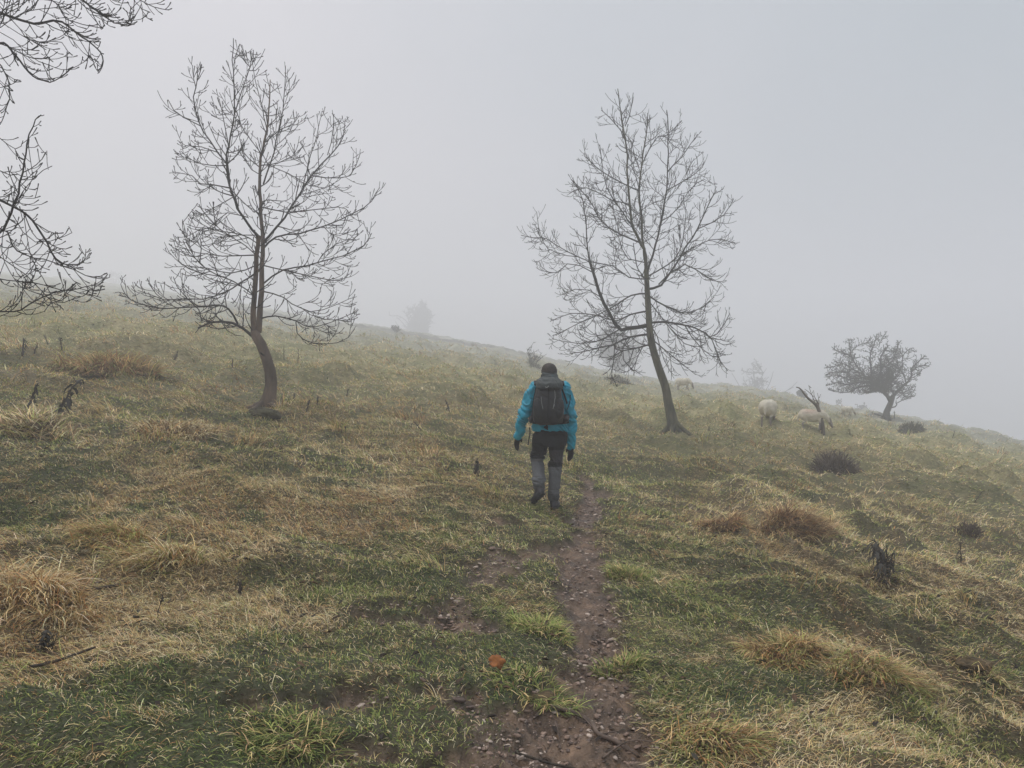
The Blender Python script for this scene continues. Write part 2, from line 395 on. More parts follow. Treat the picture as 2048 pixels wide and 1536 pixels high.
    fl = flow(cx, cy)[i]; ax = np.cos(t_)*q+1.1*np.cos(fl)+rng.randn(n)*.35; ay = np.sin(t_)*q+1.1*np.sin(fl)+rng.randn(n)*.35
    tone = rng.rand(len(cx)); P = np.stack([.3+.9*(tone > .3), .1+.6*(tone > .7), .1+.5*(tone < .25), .30+1.2*(np.abs(tone-.42) < .20), .06+.5*(tone < .12), .05+.6*(tone < .3)*(s < .5)], 1)[i]
    col = pick(rng, n, ['straw', 'pale', 'rust', 'olive', 'brown', 'dark'], P)
    wd_ = .0045*np.clip(rc/5, 1, 9)[i]**.8
    lank.append(blades(x, y, Hn(x, y)+.3*H_[i]*np.clip(1-q*q, 0, 1), H_[i]*(.5+1.1*rng.rand(n)), wd_*(.7+.6*rng.rand(n)), np.arctan2(ay, ax), np.clip(.25+.6*rng.rand(n), 0, 1), col, 3, rng))
    v, t, k = merge(turf); tag(np_mesh('turf_grass', v, t, mB, cols=k), 'short green and olive turf grass on the hillside', 'grass', kind='stuff')
    v, t, k = merge(lank); tag(np_mesh('dead_grass', v, t, mB, cols=k), 'flattened straw-coloured dead grass over the turf', 'grass', kind='stuff')
field_of_grass()

# ---- grass clumps one can tell apart
def tussock(u, v, rad, hgt, n, names, label, down=True, seed=0, flop=.8, wd=.005, group='large grass tussocks'):
    rng = np.random.RandomState(seed+int(u)); c = at(u, v)
    rad *= .62; hgt *= .62; n = int(n*.7)
    t = rng.rand(n)*2*math.pi; rr_ = rad*1.0*np.sqrt(rng.rand(n))*(.7+.6*vn(t*1.9, t*0+seed, 3))
    x = rr_*np.cos(t); y = rr_*np.sin(t)*.8
    z = np.array(Hn(x+c.x, y+c.y))-c.z + np.clip(1-(rr_/(rad*.8))**2, 0, 1)*hgt*.42
    fl = flow(np.full(n, c.x), np.full(n, c.y))
    ang = t+(rng.rand(n)-.5)*3.0
    if down:
        ax = np.cos(ang)+.9*np.cos(fl)+rng.randn(n)*.4; ay = np.sin(ang)+.9*np.sin(fl)+rng.randn(n)*.4; ang = np.arctan2(ay, ax)
    L = hgt*(.35+1.1*rng.rand(n)**1.5) + rad*.12 + .03
    col = pick(rng, n, names, [1.]*len(names))
    V_, T_, K_ = blades(x, y, z, L, wd*(.7+.6*rng.rand(n)), ang, np.clip(flop*(.5+.6*rng.rand(n)), 0, 1), col, 5, rng)
    o = np_mesh('grass_tussock', V_, T_, mB, cols=K_); o.location = c
    tag(o, label, 'tussock', group)
    # the hummock of matted roots beneath
    m_ = bmesh.new(); bmesh.ops.create_icosphere(m_, subdivisions=4, radius=1)
    for q in m_.verts:
        nn = .75+.5*float(fbm(np.array([q.co.x*2+seed]), np.array([q.co.y*2+q.co.z]), seed+5, 3)[0])
        q.co = Vector((q.co.x*rad*.45*nn, q.co.y*rad*.4*nn, q.co.z*hgt*.30*nn))
    me = bpy.data.meshes.new('root_mat'); m_.to_mesh(me); m_.free(); me.materials.append(mThatch)
    r_ = bpy.data.objects.new('root_mat', me); C.objects.link(r_); r_.parent = o
    return o
mThatch = mat('thatch', (.05, .038, .02), .95, scale=40, col2=(.13, .09, .045), bump=.01, bscale=80)
tussock(55, 1195, .55, .26, 2600, ['straw', 'straw', 'pale', 'rust'], 'big pale straw tussock at the lower left edge', seed=1)
tussock(330, 1120, .42, .20, 1500, ['straw', 'pale', 'rust', 'olive'], 'straw tussock with drooping pink-brown blades above the dark twiggy stalk', seed=2)
tussock(230, 1080, .40, .18, 1300, ['straw', 'rust', 'olive'], 'rusty straw tussock with a dark hollow in the left foreground', seed=3)
tussock(1590, 1055, .60, .42, 2400, ['rust', 'brown', 'brown', 'straw', 'brown'], 'tall peaked rust-brown tussock, the highest hump right of the path', seed=4, wd=.007)
tussock(1450, 1055, .50, .20, 1700, ['brown', 'brown', 'straw', 'rust'], 'dark-cored tussock just left of the tall peaked one', seed=5, wd=.007)
tussock(1745, 1160, .45, .20, 1500, ['straw', 'olive', 'pale', 'brown'], 'olive tussock around the foot of the black dead thistle', seed=6)
tussock(345, 868, .75, .26, 1500, ['straw', 'pale', 'brown'], 'wide shaggy straw tussock between the leaning dead stalks and the left tree', seed=7, wd=.011)
tussock(60, 855, .75, .34, 1700, ['straw', 'pale', 'brown', 'olive'], 'shaggy straw tussock under the two leaning dead stalks', seed=8, wd=.010)
tussock(225, 745, 1.2, .60, 3600, ['brown', 'rust', 'straw', 'olive'], 'brown mound of dead grass on the slope above the leaning stalks', seed=9, wd=.014)
tussock(1560, 1320, .42, .19, 1500, ['rust', 'brown', 'straw', 'olive'], 'rust tussock with a dark hollow in the lower right foreground', seed=10)
tussock(1760, 1350, .42, .15, 1500, ['straw', 'rust', 'olive', 'brown', 'green'], 'long combed straw tussock flopping downhill in the lower right foreground', seed=11)
tussock(1950, 1330, .40, .18, 1200, ['straw', 'brown', 'olive'], 'olive-brown tussock near the lower right edge', seed=12)
tussock(1440, 1490, .34, .11, 1000, ['straw', 'rust', 'olive', 'brown', 'green'], 'straw tussock hanging over the right edge of the mud by the root', seed=13)
tussock(1085, 1260, .30, .08, 900, ['green', 'bright', 'olive', 'olive', 'straw'], 'bright green tuft on the left edge of the muddy path', down=False, flop=.8, seed=14, group='green tufts along the path')
tussock(1075, 1400, .32, .08, 900, ['green', 'dark', 'olive', 'straw', 'bright'], 'dark green tuft left of the path, below the orange leaf', down=False, flop=.9, seed=15, group='green tufts along the path')
tussock(1245, 1345, .22, .08, 600, ['green', 'dark', 'bright', 'olive', 'straw'], 'green tuft overhanging the dark hole on the right side of the path', down=False, flop=.6, seed=16, group='green tufts along the path')
tussock(590, 1490, .36, .075, 900, ['green', 'dark', 'green', 'olive', 'straw'], 'deep green tuft at the bottom edge, left of the mud', down=False, flop=.9, seed=17, group='green tufts along the path')
tussock(1255, 1150, .26, .09, 900, ['olive', 'bright', 'straw', 'green'], 'yellow-green tuft on the right edge of the path', down=False, flop=.6, seed=18, group='green tufts along the path')

# ------------------------------------------------------------------ stones, litter
def stones():
    rng = np.random.RandomState(3)
    x, y = scatter(rng, 2.2, 14, 2600, 12)
    x2, y2 = scatter(rng, 2.6, 8, 120, 30); x = np.concatenate([x, x2]); y = np.concatenate([y, y2])
    m = mud(x, y); k = (rng.rand(len(x)) < m*(.25+1.2*np.clip((fbm(x*3, y*3, 7, 2)-.4)*3, 0, 1))); x, y = x[k], y[k]; n = len(x)
    m_ = bmesh.new(); bmesh.ops.create_icosphere(m_, subdivisions=2, radius=1)
    B = np.array([v.co[:] for v in m_.verts]); T = np.array([[v.index for v in f.verts] for f in m_.faces]); m_.free()
    sz = .0022+.010*rng.rand(n)**4+np.where(rng.rand(n) < .006, .014, 0); z = Hn(x, y)
    nv = len(B)
    V = np.zeros((n, nv, 3)); K = np.zeros((n, nv, 3))
    pal = np.array([(.28, .20, .155), (.19, .13, .095), (.42, .34, .28), (.10, .07, .055), (.20, .135, .10)])
    for i in range(n):
        s3 = sz[i]*np.array([1.2+rng.rand()*.8, .8+rng.rand()*.5, .35+rng.rand()*.35])
        q = np.sign(B)*np.abs(B)**(.55+rng.rand()*.4)*(1+.5*(rng.rand(nv, 1)-.5))*s3
        a = rng.rand()*6.28; c_, s_ = math.cos(a), math.sin(a); tl = (rng.rand()-.5)*.5
        q = q@np.array([[c_, s_, 0], [-s_, c_, 0], [0, 0, 1]]); q[:, 2] += q[:, 0]*tl
        V[i] = q+np.array([x[i], y[i], z[i]-s3[2]*.15]); K[i] = pal[rng.randint(5)]*(.75+.5*rng.rand())
    tag(np_mesh('pebbles', V.reshape(-1, 3), (np.arange(n)[:, None, None]*nv+T[None]).reshape(-1, 3), mStone, cols=K.reshape(-1, 3)),
        'small pinkish-grey stones and clods scattered in the path mud', 'pebbles', kind='stuff')
mStone = mat('wet_stone', (1, 1, 1), .55, attr='col', spec=.35, noise=.3, scale=120, bump=.002, bscale=200)
stones()
def litter():
    rng = np.random.RandomState(9)
    x, y = scatter(rng, 2.4, 10, 110, 40); kk = rng.rand(len(x)) < np.clip((fbm(x*1.3, y*1.3, 98, 3)-.42)*4, .08, 1); x, y = x[kk], y[kk]; n = len(x); z = Hn(x, y)
    k = np.ones(n, bool)
    V, T, K = [], [], []
    for i in range(n):
        s = .008+.018*rng.rand()**2; a = rng.rand()*6.28; ca, sa = math.cos(a), math.sin(a); cu = rng.rand()*.9+.2; lz = z[i]+.012+.045*rng.rand()*(1-float(mud(x[i:i+1], y[i:i+1])[0]))
        o = 9*i
        g = np.array([(-1, 0), (-.5, .45), (.1, .55), (.7, .3), (1.15, 0), (.7, -.35), (.1, -.5), (-.5, -.4), (0, 0)])*s*(.8+.4*rng.rand(9, 1))
        p = np.zeros((9, 3)); p[:, 0] = g[:, 0]*ca-g[:, 1]*sa; p[:, 1] = g[:, 0]*sa+g[:, 1]*ca; p[:, 2] = np.abs(g[:, 1])*cu+g[:, 0]*(rng.rand()-.5)*.8 + (rng.rand(9)-.5)*s*.2
        V.append(p+np.array([x[i], y[i], lz])); T.append(np.array([(8, j, (j+1) % 8) for j in range(8)])+o)
        c = np.array([(.035, .028, .024), (.06, .042, .03), (.10, .065, .04), (.05, .045, .035), (.12, .10, .08)][min(4, int(rng.rand()*4.25))]); K.append(np.tile(c, (9, 1)))
    tag(np_mesh('leaf_litter', np.concatenate(V), np.concatenate(T), mLeaf, cols=np.concatenate(K)), 'small blackened dead leaves scattered in the grass', 'leaves', kind='stuff')
mLeaf = mat('dead_leaf', (1, 1, 1), .85, attr='col', spec=.12)
litter()
# ------------------------------------------------------------------ trees
class Tubes:
    def __init__(s): s.V, s.F4, s.F3, s.n = [], [], [], 0
    def add(s, P, rad, k=5, rough=0.0, rng=None):
        P = np.asarray(P, float); n = len(P); rad = np.asarray(rad, float)
        T = np.gradient(P, axis=0); T /= np.linalg.norm(T, axis=1, keepdims=True)+1e-9
        up = np.array([0, 0, 1.]) if abs(T[0, 2]) < .9 else np.array([0, 1., 0])
        a = np.cross(T[0], up); a /= np.linalg.norm(a)+1e-9
        ph = np.arange(k)*2*math.pi/k; rings = []
        for i in range(n):
            a = a-T[i]*np.dot(a, T[i]); a /= np.linalg.norm(a)+1e-9; b = np.cross(T[i], a)
            rr_ = rad[i]*(1+(rough*(rng.rand(k)-.5) if rough else 0))
            rings.append(P[i]+(np.cos(ph)*rr_)[:, None]*a+(np.sin(ph)*rr_)[:, None]*b)
        V = np.concatenate(rings+[P[-1:]+T[-1:]*rad[-1]])
        i0 = s.n+np.arange(n-1)[:, None]*k; j = np.arange(k)[None]; j2 = (j+1) % k
        s.F4.append(np.stack([i0+j, i0+j2, i0+k+j2, i0+k+j], -1).reshape(-1, 4))
        e = s.n+(n-1)*k; s.F3.append(np.stack([e+j[0], e+j2[0], np.full(k, s.n+n*k)], -1))
        s.V.append(V); s.n += len(V)
    def build(s, name, m, parent=None, smooth=True):
        return np_mesh(name, np.concatenate(s.V), [np.concatenate(s.F4), np.concatenate(s.F3)], m, parent, smooth=smooth)
def spline(P, n):
    P = np.asarray(P, float); m = len(P)
    if m < 3: t = np.linspace(0, 1, n)[:, None]; return P[0]*(1-t)+P[-1]*t
    t = np.linspace(0, m-1, n); i = np.clip(t.astype(int), 0, m-2); f = (t-i)[:, None]
    g = lambda j: P[np.clip(j, 0, m-1)]
    a, b, c, d = g(i-1), g(i), g(i+1), g(i+2)
    return .5*((2*b)+(c-a)*f+(2*a-5*b+4*c-d)*f**2+(3*b-a-3*c+d)*f**3)
def inside(poly, x, z):
    r = False; j = len(poly)-1
    for i in range(len(poly)):
        xi, zi = poly[i]; xj, zj = poly[j]
        if (zi > z) != (zj > z) and x < (xj-xi)*(z-zi)/(zj-zi)+xi: r = not r
        j = i
    return r
def nrm(v): return v/(np.linalg.norm(v)+1e-9)
def grow(T, p, d, L, r, lvl, rng, A, env=None):
    """one shoot that droops, then curls up; sub-shoots leave it in alternating pairs"""
    step = A['step']*(1 if lvl else 1.2); n = max(3, int(L/step)); st = L/n
    pts = [p.copy()]; d = nrm(d); side = rng.randn(3)*A['wob']*.5
    for i in range(n):
        t = (i+1)/n
        d = nrm(d + rng.randn(3)*A['wob'] + side*.12 + np.array([0, 0, 1.])*(A['curl']*(t-A['t0'])*2.0))
        q = pts[-1]+d*st
        if env is not None and not env(q) and rng.rand() < A.get('stop', .65):
            if len(pts) < 3: return
            break
        pts.append(q)
    if len(pts) < 3: return
    m = len(pts); rad = np.linspace(r, max(A['rmin'], r*.45), m)
    if A['bud'] and lvl >= A['lv']-1: rad[-1] = A['rmin']*A['bud']
    T.add(pts, rad, 5 if r > .02 else (4 if r > A['rmin']*1.3 else 3))
    if lvl >= A['lv']: return
    pts = np.array(pts); cum = L*(m-1)/n
    k = int(cum/A['gap'][min(lvl, len(A['gap'])-1)]); ph = rng.rand()*6.28
    for j in range(k):
        t = .12+.88*(j+rng.rand()*.7)/max(k, 1)
        if t > .98: continue
        f = t*(m-1); i = int(f); i = min(i, m-2); q = pts[i]+(pts[i+1]-pts[i])*(f-i); dd = nrm(pts[i+1]-pts[i])
        ph += 2.4+rng.randn()*.5
        u = nrm(np.cross(dd, [0, .3, 1])); v_ = np.cross(u, dd)
        s_ = nrm(u*math.cos(ph)+v_*math.sin(ph)); an = A['ang'][0]+rng.rand()*(A['ang'][1]-A['ang'][0])
        nd = dd*math.cos(an)+s_*math.sin(an)
        grow(T, q, nd, L*(A['rat'][0]+rng.rand()*(A['rat'][1]-A['rat'][0]))*(1.1-.5*t), max(A['rmin'], r*(.72-.25*t)), lvl+1, rng, A, env)
def bark(name, c1, c2):
    return mat(name, c1, .85, scale=9, col2=c2, bump=.022, bscale=26, stretch=(1, 1, .28), spec=.2)
mBark = bark('bark', (.065, .052, .040), (.165, .122, .09)); mTwig = mat('twig_bark', (.026, .023, .020), .8, spec=.2)
mBarkG = bark('mossy_bark', (.05, .05, .03), (.12, .115, .07))
mTwig2 = mat('pale_twig', (.10, .09, .07), .8, spec=.2)
def traced_tree(name, Y0, to_px, stems, limbs, env_px, A, seed, label, cat, group, seg_len=.16, dspread=.5, extra=0, trunk_mat=None, twig_mat=None, trunk_px=None, backlimbs=0, sh=(.55, 1.0)):
    """stems/limbs: polylines in photo-crop coordinates; first stem starts at the foot.  (pts, width_px) each"""
    rng = np.random.RandomState(seed); sc = Y0/F
    P2 = lambda P: [to_px(*p) for p in P]
    root = stems[0][0][0]; bu, bv = to_px(*root); base = ray(bu, bv, Y0)
    g = gz(base.x, Y0)
    o = empty(name, (base.x, Y0, g)); tag(o, label, cat, group); off = np.array([base.x, Y0, g])
    Tt, Tc = Tubes(), Tubes(); known = []      # (u, v, dy, radius)
    envp = [to_px(*p) for p in env_px]; us = [p[0] for p in envp]; hw = (max(us)-min(us))/2*sc; cu = (max(us)+min(us))/2
    def env(q):
        y = q[1]+Y0; x = q[0]+off[0]; z = q[2]+off[2]
        u = 1024+x*F/y; v = 768-(z-HC)*F/y
        dx = (u-cu)*sc/hw
        return inside(envp, u, v) and (q[1]/(hw*1.02))**2+dx*dx < 1.15
    pieces = []
    for si, (pts, w0, w1) in enumerate(stems+limbs):
        if si >= len(stems): w0 *= A.get('lw', 1); w1 *= min(1, A.get('lw', 1)*1.3)
        else: w0 *= A.get('sw', 1); w1 *= A.get('sw', 1)
        px = P2(pts); tot = sum(math.hypot(a[0]-b[0], a[1]-b[1]) for a, b in zip(px, px[1:]))*sc
        n = max(4, int(tot/seg_len)); pl = spline(px, n)
        if si == 0: dy0 = 0; r0 = w0*.5*sc
        else:
            kk = np.array(known); dd = np.hypot(kk[:, 0]-pl[0, 0], kk[:, 1]-pl[0, 1]); i = int(np.argmin(dd))
            dy0 = kk[i, 2]; r0 = min(w0*.5*sc, kk[i, 3]*.9)
        amp = 0 if si < len(stems) and si == 0 else (rng.rand()*1.4-.7)*dspread*tot
        t = np.linspace(0, 1, n); dy = dy0+amp*(t**1.2)+.04*tot*np.sin(t*7+rng.rand()*6)*t
        r1 = max(w1*.5*sc, A['rmin']); rad = r0+(r1-r0)*t**.8
        W = np.array([ray(a, b, Y0+c_)[:] for (a, b), c_ in zip(pl, dy)])-off
        if si > 0: W[1:-1] += rng.randn(n-2, 3)*seg_len*.04
        if si == 0: W[0, 2] = min(W[0, 2], -.12); rad[0] *= 1.35; rad[1:3] *= [1.12, 1.03][:len(rad[1:3])]
        for (a, b), c_, q in zip(pl, dy, rad): known.append((a, b, c_, q))
        trunkish = si < len(stems)
        (Tt if trunkish else Tc).add(W, rad, 12 if r0 > .05 else (8 if r0 > .025 else 6), .10 if r0 > .03 else 0, rng)
        pieces.append((W, rad, tot, si))
    for W, rad, tot, si in pieces:
        n = len(W)
        if si == 0 and not extra: continue
        k = int(tot/A['gap0']); ph = rng.rand()*6
        for j in range(k):
            t = (j+rng.rand())/k
            if si < len(stems) and t < (.45 if si == 0 else .25): continue
            if si >= len(stems) and t < .12: continue
            f = t*(n-1); i = min(int(f), n-2); q = W[i]+(W[i+1]-W[i])*(f-i); dd = nrm(W[i+1]-W[i])
            ph += 2.1+rng.randn()*.6
            u = nrm(np.cross(dd, [.1, 1, .2])); v_ = np.cross(u, dd); s_ = nrm(u*math.cos(ph)+v_*math.sin(ph)*1.0)
            an = rng.uniform(*A['ang']); nd = dd*math.cos(an)+s_*math.sin(an)
            L = A['L0']*(sh[0]+rng.rand()*(sh[1]-sh[0]))*(1.15-.55*t)
            grow(Tc, q, nd, L, max(A['rmin'], min(rad[i]*.55, A['r0'])), 0, rng, A, env)
    # limbs that lean towards and away from the viewer
    W, rad, tot, _ = pieces[0]; stemW = [p for p in pieces if p[3] < len(stems)]
    for b in range(backlimbs):
        W, rad, tot, _ = stemW[rng.randint(len(stemW))]; n = len(W); t = .35+.6*rng.rand(); i = min(int(t*(n-1)), n-2)
        d = np.array([rng.randn()*.5, rng.choice([-1, 1])*1.0, .35+.5*rng.rand()])
        B = dict(A); B['curl'] = A['curl']*.5; B['gap'] = [A['gap0']*1.5, A['gap'][0]*1.8]; B['lv'] = 2; B['rat'] = (.25, .45)
        grow(Tc, W[i], d, hw*(.6+.4*rng.rand()), max(rad[i]*.28, .009), 0, rng, B, env)
    W, rad, tot, _ = pieces[0]; r_ = rad[0]/1.35; z0_ = W[0, 2]
    if tot > .5:
        for b in range(6):          # root flare
            a = b*1.05+rng.rand()*.5; l_ = r_*(2.2+1.6*rng.rand()); p0 = W[0]+np.array([0, 0, .12+r_*1.5]); x_, y_ = math.cos(a), math.sin(a)
            q1 = W[0]+np.array([x_*r_*.9, y_*r_*.9, .12+r_*.5]); q2 = W[0]+np.array([x_*l_, y_*l_, 0]); q2[2] = gz(off[0]+q2[0], off[1]+q2[1])-off[2]+.01; q3 = W[0]+np.array([x_*l_*1.5, y_*l_*1.5+rng.randn()*r_*.4, 0]); q3[2] = gz(off[0]+q3[0], off[1]+q3[1])-off[2]-.04
            Tt.add(spline([p0, q1, q2, q3], 10), np.linspace(r_*.62, r_*.16, 10), 8, .12, rng)
    Tt.build('trunk', trunk_mat or mBark, o); Tc.build('crown', twig_mat or mTwig, o)
    return o
ASH = dict(lw=.72, sw=1.0, step=.055, wob=.05, curl=.27, t0=.36, rmin=.0048, bud=1.8, lv=2, gap=[.13, .22], gap0=.105, ang=(.42, .95), rat=(.34, .66), L0=.74, r0=.0105)

# the near crooked tree
c2 = lambda x, y: (230+x/2.4, 60+y/2.4)
st1 = [([(727, 1805), (745, 1740), (750, 1680), (738, 1610), (712, 1530), (680, 1475), (672, 1450)], 26, 18.5),
       ([(665, 1455), (665, 1380), (670, 1250), (680, 1100), (688, 990)], 12.5, 8),
       ([(688, 1450), (697, 1330), (706, 1200), (708, 1050), (704, 930), (697, 800), (697, 650), (712, 560), (735, 430), (742, 330), (745, 240)], 13, 2)]
lm1 = [([(688, 990), (600, 880), (555, 760), (535, 640), (545, 560), (570, 430), (572, 300), (568, 170), (568, 40)], 8, 1.5),
       ([(535, 640), (470, 550), (415, 470), (385, 380), (385, 290), (400, 230), (417, 170)], 5, 1.5), ([(410, 460), (330, 420), (280, 385), (255, 335)], 3, 1.5),
       ([(390, 280), (376, 220), (372, 170)], 2, 1.2), ([(575, 400), (605, 300), (645, 200), (655, 150), (665, 97)], 4, 1.3), ([(645, 195), (690, 190), (715, 145)], 2, 1.2), ([(650, 180), (620, 140), (607, 95)], 2, 1.2), ([(660, 150), (700, 112)], 2, 1.2),
       ([(712, 740), (755, 600), (790, 460), (815, 320), (818, 172)], 5, 1.5), ([(815, 320), (850, 290), (875, 252)], 2, 1.3), ([(710, 1020), (790, 935), (870, 810), (950, 690), (1045, 590), (1090, 520), (1105, 425)], 8, 1.5),
       ([(715, 1045), (780, 990), (900, 975), (1000, 942), (1130, 890), (1225, 830), (1270, 757)], 6, 1.5), ([(715, 1215), (800, 1155), (900, 1135), (1000, 1110), (1110, 1078), (1200, 1030), (1232, 975)], 5, 1.4),
       ([(712, 1130), (850, 1160), (980, 1190), (1080, 1205), (1120, 1170)], 4, 1.4), ([(700, 1385), (760, 1372), (850, 1388), (930, 1425), (1050, 1400), (1160, 1350)], 5, 1.3),
       ([(868, 1400), (885, 1470), (940, 1500), (1020, 1508), (1100, 1490), (1150, 1435)], 3.5, 1.3), ([(712, 1255), (800, 1280), (870, 1325), (960, 1350), (1080, 1310), (1160, 1280)], 4, 1.3), ([(890, 1330), (960, 1380), (1060, 1390), (1130, 1400)], 2.5, 1.3),
       ([(660, 1470), (600, 1420), (540, 1400), (470, 1402), (400, 1430)], 9, 4), ([(590, 1412), (550, 1345), (510, 1322), (420, 1330), (300, 1333), (200, 1336), (100, 1310), (50, 1268)], 6, 2), ([(55, 1270), (25, 1258), (0, 1260)], 2, 1.2), ([(48, 1265), (30, 1230), (38, 1195)], 2, 1.2),
       ([(418, 1400), (400, 1340), (345, 1285), (300, 1230), (280, 1185)], 4, 1.5), ([(300, 1335), (220, 1290), (160, 1215)], 3, 1.3), ([(510, 1400), (540, 1440), (580, 1465), (620, 1470)], 2.5, 1.3),
       ([(672, 1170), (600, 1215), (520, 1262), (420, 1290), (330, 1290), (230, 1290), (110, 1250)], 5, 1.4), ([(680, 1080), (600, 1082), (480, 1080), (380, 1062), (290, 1038)], 4, 1.3), ([(480, 1080), (400, 1040), (340, 995)], 2.4, 1.3),
       ([(676, 1130), (560, 1170), (440, 1140), (330, 1130), (255, 1062)], 3.5, 1.3), ([(686, 985), (600, 985), (510, 1000), (470, 1000)], 3, 1.3), ([(640, 900), (540, 880), (450, 950), (340, 930)], 3, 1.3), ([(570, 800), (480, 850), (410, 890)], 2.5, 1.3),
       ([(560, 760), (470, 740), (410, 735), (370, 700), (335, 690), (275, 680)], 4, 1.3), ([(540, 650), (450, 650), (370, 630), (315, 580)], 3, 1.3), ([(500, 590), (420, 560), (340, 555), (300, 530)], 2.6, 1.3),
       ([(702, 850), (820, 872), (950, 862), (1070, 850), (1120, 870)], 4, 1.3), ([(880, 790), (960, 775), (1045, 745)], 2.6, 1.3), ([(950, 700), (1070, 712), (1140, 690), (1178, 590)], 3.5, 1.3), ([(900, 760), (930, 640), (965, 520), (992, 405)], 3.5, 1.3),
       ([(700, 590), (640, 510), (580, 430), (500, 300)], 3, 1.3), ([(1020, 600), (1045, 500), (1050, 408)], 2.6, 1.3), ([(720, 540), (790, 480), (860, 450), (885, 410)], 3, 1.3), ([(705, 700), (640, 660), (610, 570), (590, 480)], 3, 1.3), ([(545, 560), (520, 430), (500, 330)], 3, 1.3),
       ([(560, 770), (640, 850), (690, 880)], 2.5, 1.3), ([(1000, 942), (1060, 1000), (1160, 1010)], 2.4, 1.2), ([(970, 1120), (1020, 1050), (1130, 1000)], 2.4, 1.2), ([(702, 650), (780, 640), (860, 600), (900, 560)], 3, 1.3)]
en1 = [(568, 20), (610, 80), (700, 90), (750, 220), (818, 155), (895, 240), (920, 380), (1000, 390), (1125, 415), (1170, 540), (1195, 580), (1180, 700), (1285, 745), (1260, 900), (1240, 1000), (1230, 1170), (1170, 1290), (1160, 1450), (1080, 1525), (900, 1515), (850, 1440), (730, 1470), (690, 1420), (560, 1480), (480, 1440),
       (390, 1450), (250, 1400), (120, 1370), (-5, 1275), (20, 1185), (200, 1190), (235, 1050), (330, 900), (420, 830), (260, 700), (290, 520), (245, 330), (290, 290), (360, 150), (425, 160), (470, 300), (530, 150)]
h1 = hit(533, 814, Hn)
traced_tree('ash_tree', h1[1], c2, st1, lm1, en1, ASH, 21, 'bare crooked tree with a reddish bent trunk that forks in two, left of the walker', 'tree', 'bare trees on the hillside', dspread=.45, extra=1, backlimbs=8, sh=(.4, .8))

# the second tree, right of the walker
c3 = lambda x, y: (1040+x/2.164, 160+y/2.164)
st2 = [([(667, 1508), (642, 1400), (630, 1330), (592, 1220), (566, 1120), (556, 1000), (550, 900), (546, 820)], 22, 10),
       ([(546, 820), (538, 745), (520, 700), (490, 640), (475, 540), (465, 400), (455, 250), (432, 120), (423, 38)], 8, 1.5),
       ([(546, 820), (545, 760), (530, 700), (525, 600), (515, 480), (530, 350), (548, 220), (555, 170)], 7, 1.5)]
lm2 = [([(552, 830), (585, 720), (610, 620), (630, 500), (640, 350), (640, 220), (635, 130)], 6, 1.5), ([(555, 905), (612, 890), (660, 820), (715, 725), (770, 640), (828, 515), (850, 480)], 7, 1.5),
       ([(552, 850), (640, 800), (690, 740), (710, 650), (720, 560)], 4, 1.4), ([(545, 862), (470, 855), (400, 805), (300, 785), (200, 740), (120, 690), (60, 682), (5, 672)], 7, 1.5), ([(250, 765), (150, 745), (100, 700), (72, 570)], 3, 1.2),
       ([(552, 1062), (480, 1072), (432, 1078), (385, 1010), (347, 930), (318, 840), (300, 780)], 11, 5), ([(300, 780), (290, 700), (285, 600), (270, 520), (230, 430)], 4, 1.3), ([(552, 1000), (480, 1012), (420, 1045), (330, 1020), (220, 1010), (130, 1045)], 5, 1.3),
       ([(560, 1100), (480, 1112), (400, 1145), (300, 1170), (215, 1182)], 6, 1.4), ([(432, 1078), (350, 1125), (260, 1140), (140, 1120)], 4, 1.3), ([(565, 1050), (640, 1048), (700, 1060), (780, 1080), (820, 1115), (870, 1080), (908, 1010)], 6, 1.4),
       ([(800, 1090), (840, 1140), (860, 1200), (900, 1260)], 3, 1.2), ([(570, 1120), (640, 1180), (700, 1230), (760, 1275)], 3.5, 1.2), ([(560, 935), (630, 980), (720, 1010), (800, 975), (840, 940)], 4.5, 1.3), ([(522, 705), (430, 665), (350, 610), (300, 520), (222, 430)], 4.5, 1.3),
       ([(515, 480), (400, 425), (330, 375), (278, 328)], 3.5, 1.3), ([(632, 480), (720, 430), (780, 390), (797, 350)], 3.5, 1.3), ([(638, 400), (700, 330), (770, 235)], 3.5, 1.3), ([(550, 925), (480, 932), (430, 965), (350, 1010), (250, 1055), (140, 1108)], 5, 1.3),
       ([(410, 1140), (412, 1200), (400, 1255), (388, 1290), (412, 1302), (420, 1325)], 2.5, 1.5), ([(600, 885), (700, 800), (780, 830), (840, 870), (892, 868)], 4, 1.3), ([(768, 645), (850, 610), (900, 560), (925, 515)], 3.5, 1.3), ([(458, 250), (410, 190), (352, 130)], 2.6, 1.3),
       ([(480, 620), (430, 555), (370, 450), (345, 280)], 3.5, 1.3), ([(535, 350), (590, 250), (635, 240), (700, 175)], 3, 1.3), ([(475, 540), (400, 520), (290, 470), (215, 490)], 3.2, 1.3), ([(310, 830), (220, 790), (150, 840), (100, 815)], 3, 1.2), ([(350, 940), (270, 900), (180, 930)], 2.6, 1.2),
       ([(455, 200), (480, 130), (490, 55)], 2.6, 1.2), ([(565, 1060), (600, 1130), (620, 1200), (650, 1260)], 3, 1.2), ([(715, 1065), (760, 1130), (820, 1190), (850, 1200)], 3, 1.2), ([(690, 760), (800, 700), (880, 690), (935, 710)], 3, 1.2), ([(560, 960), (640, 1060), (700, 1130), (780, 1170)], 3, 1.2),
       ([(612, 610), (680, 560), (740, 470), (800, 430)], 3, 1.2), ([(480, 1110), (440, 1180), (470, 1240), (520, 1270)], 2.4, 1.2), ([(540, 790), (450, 760), (440, 700), (400, 640)], 3, 1.2)]
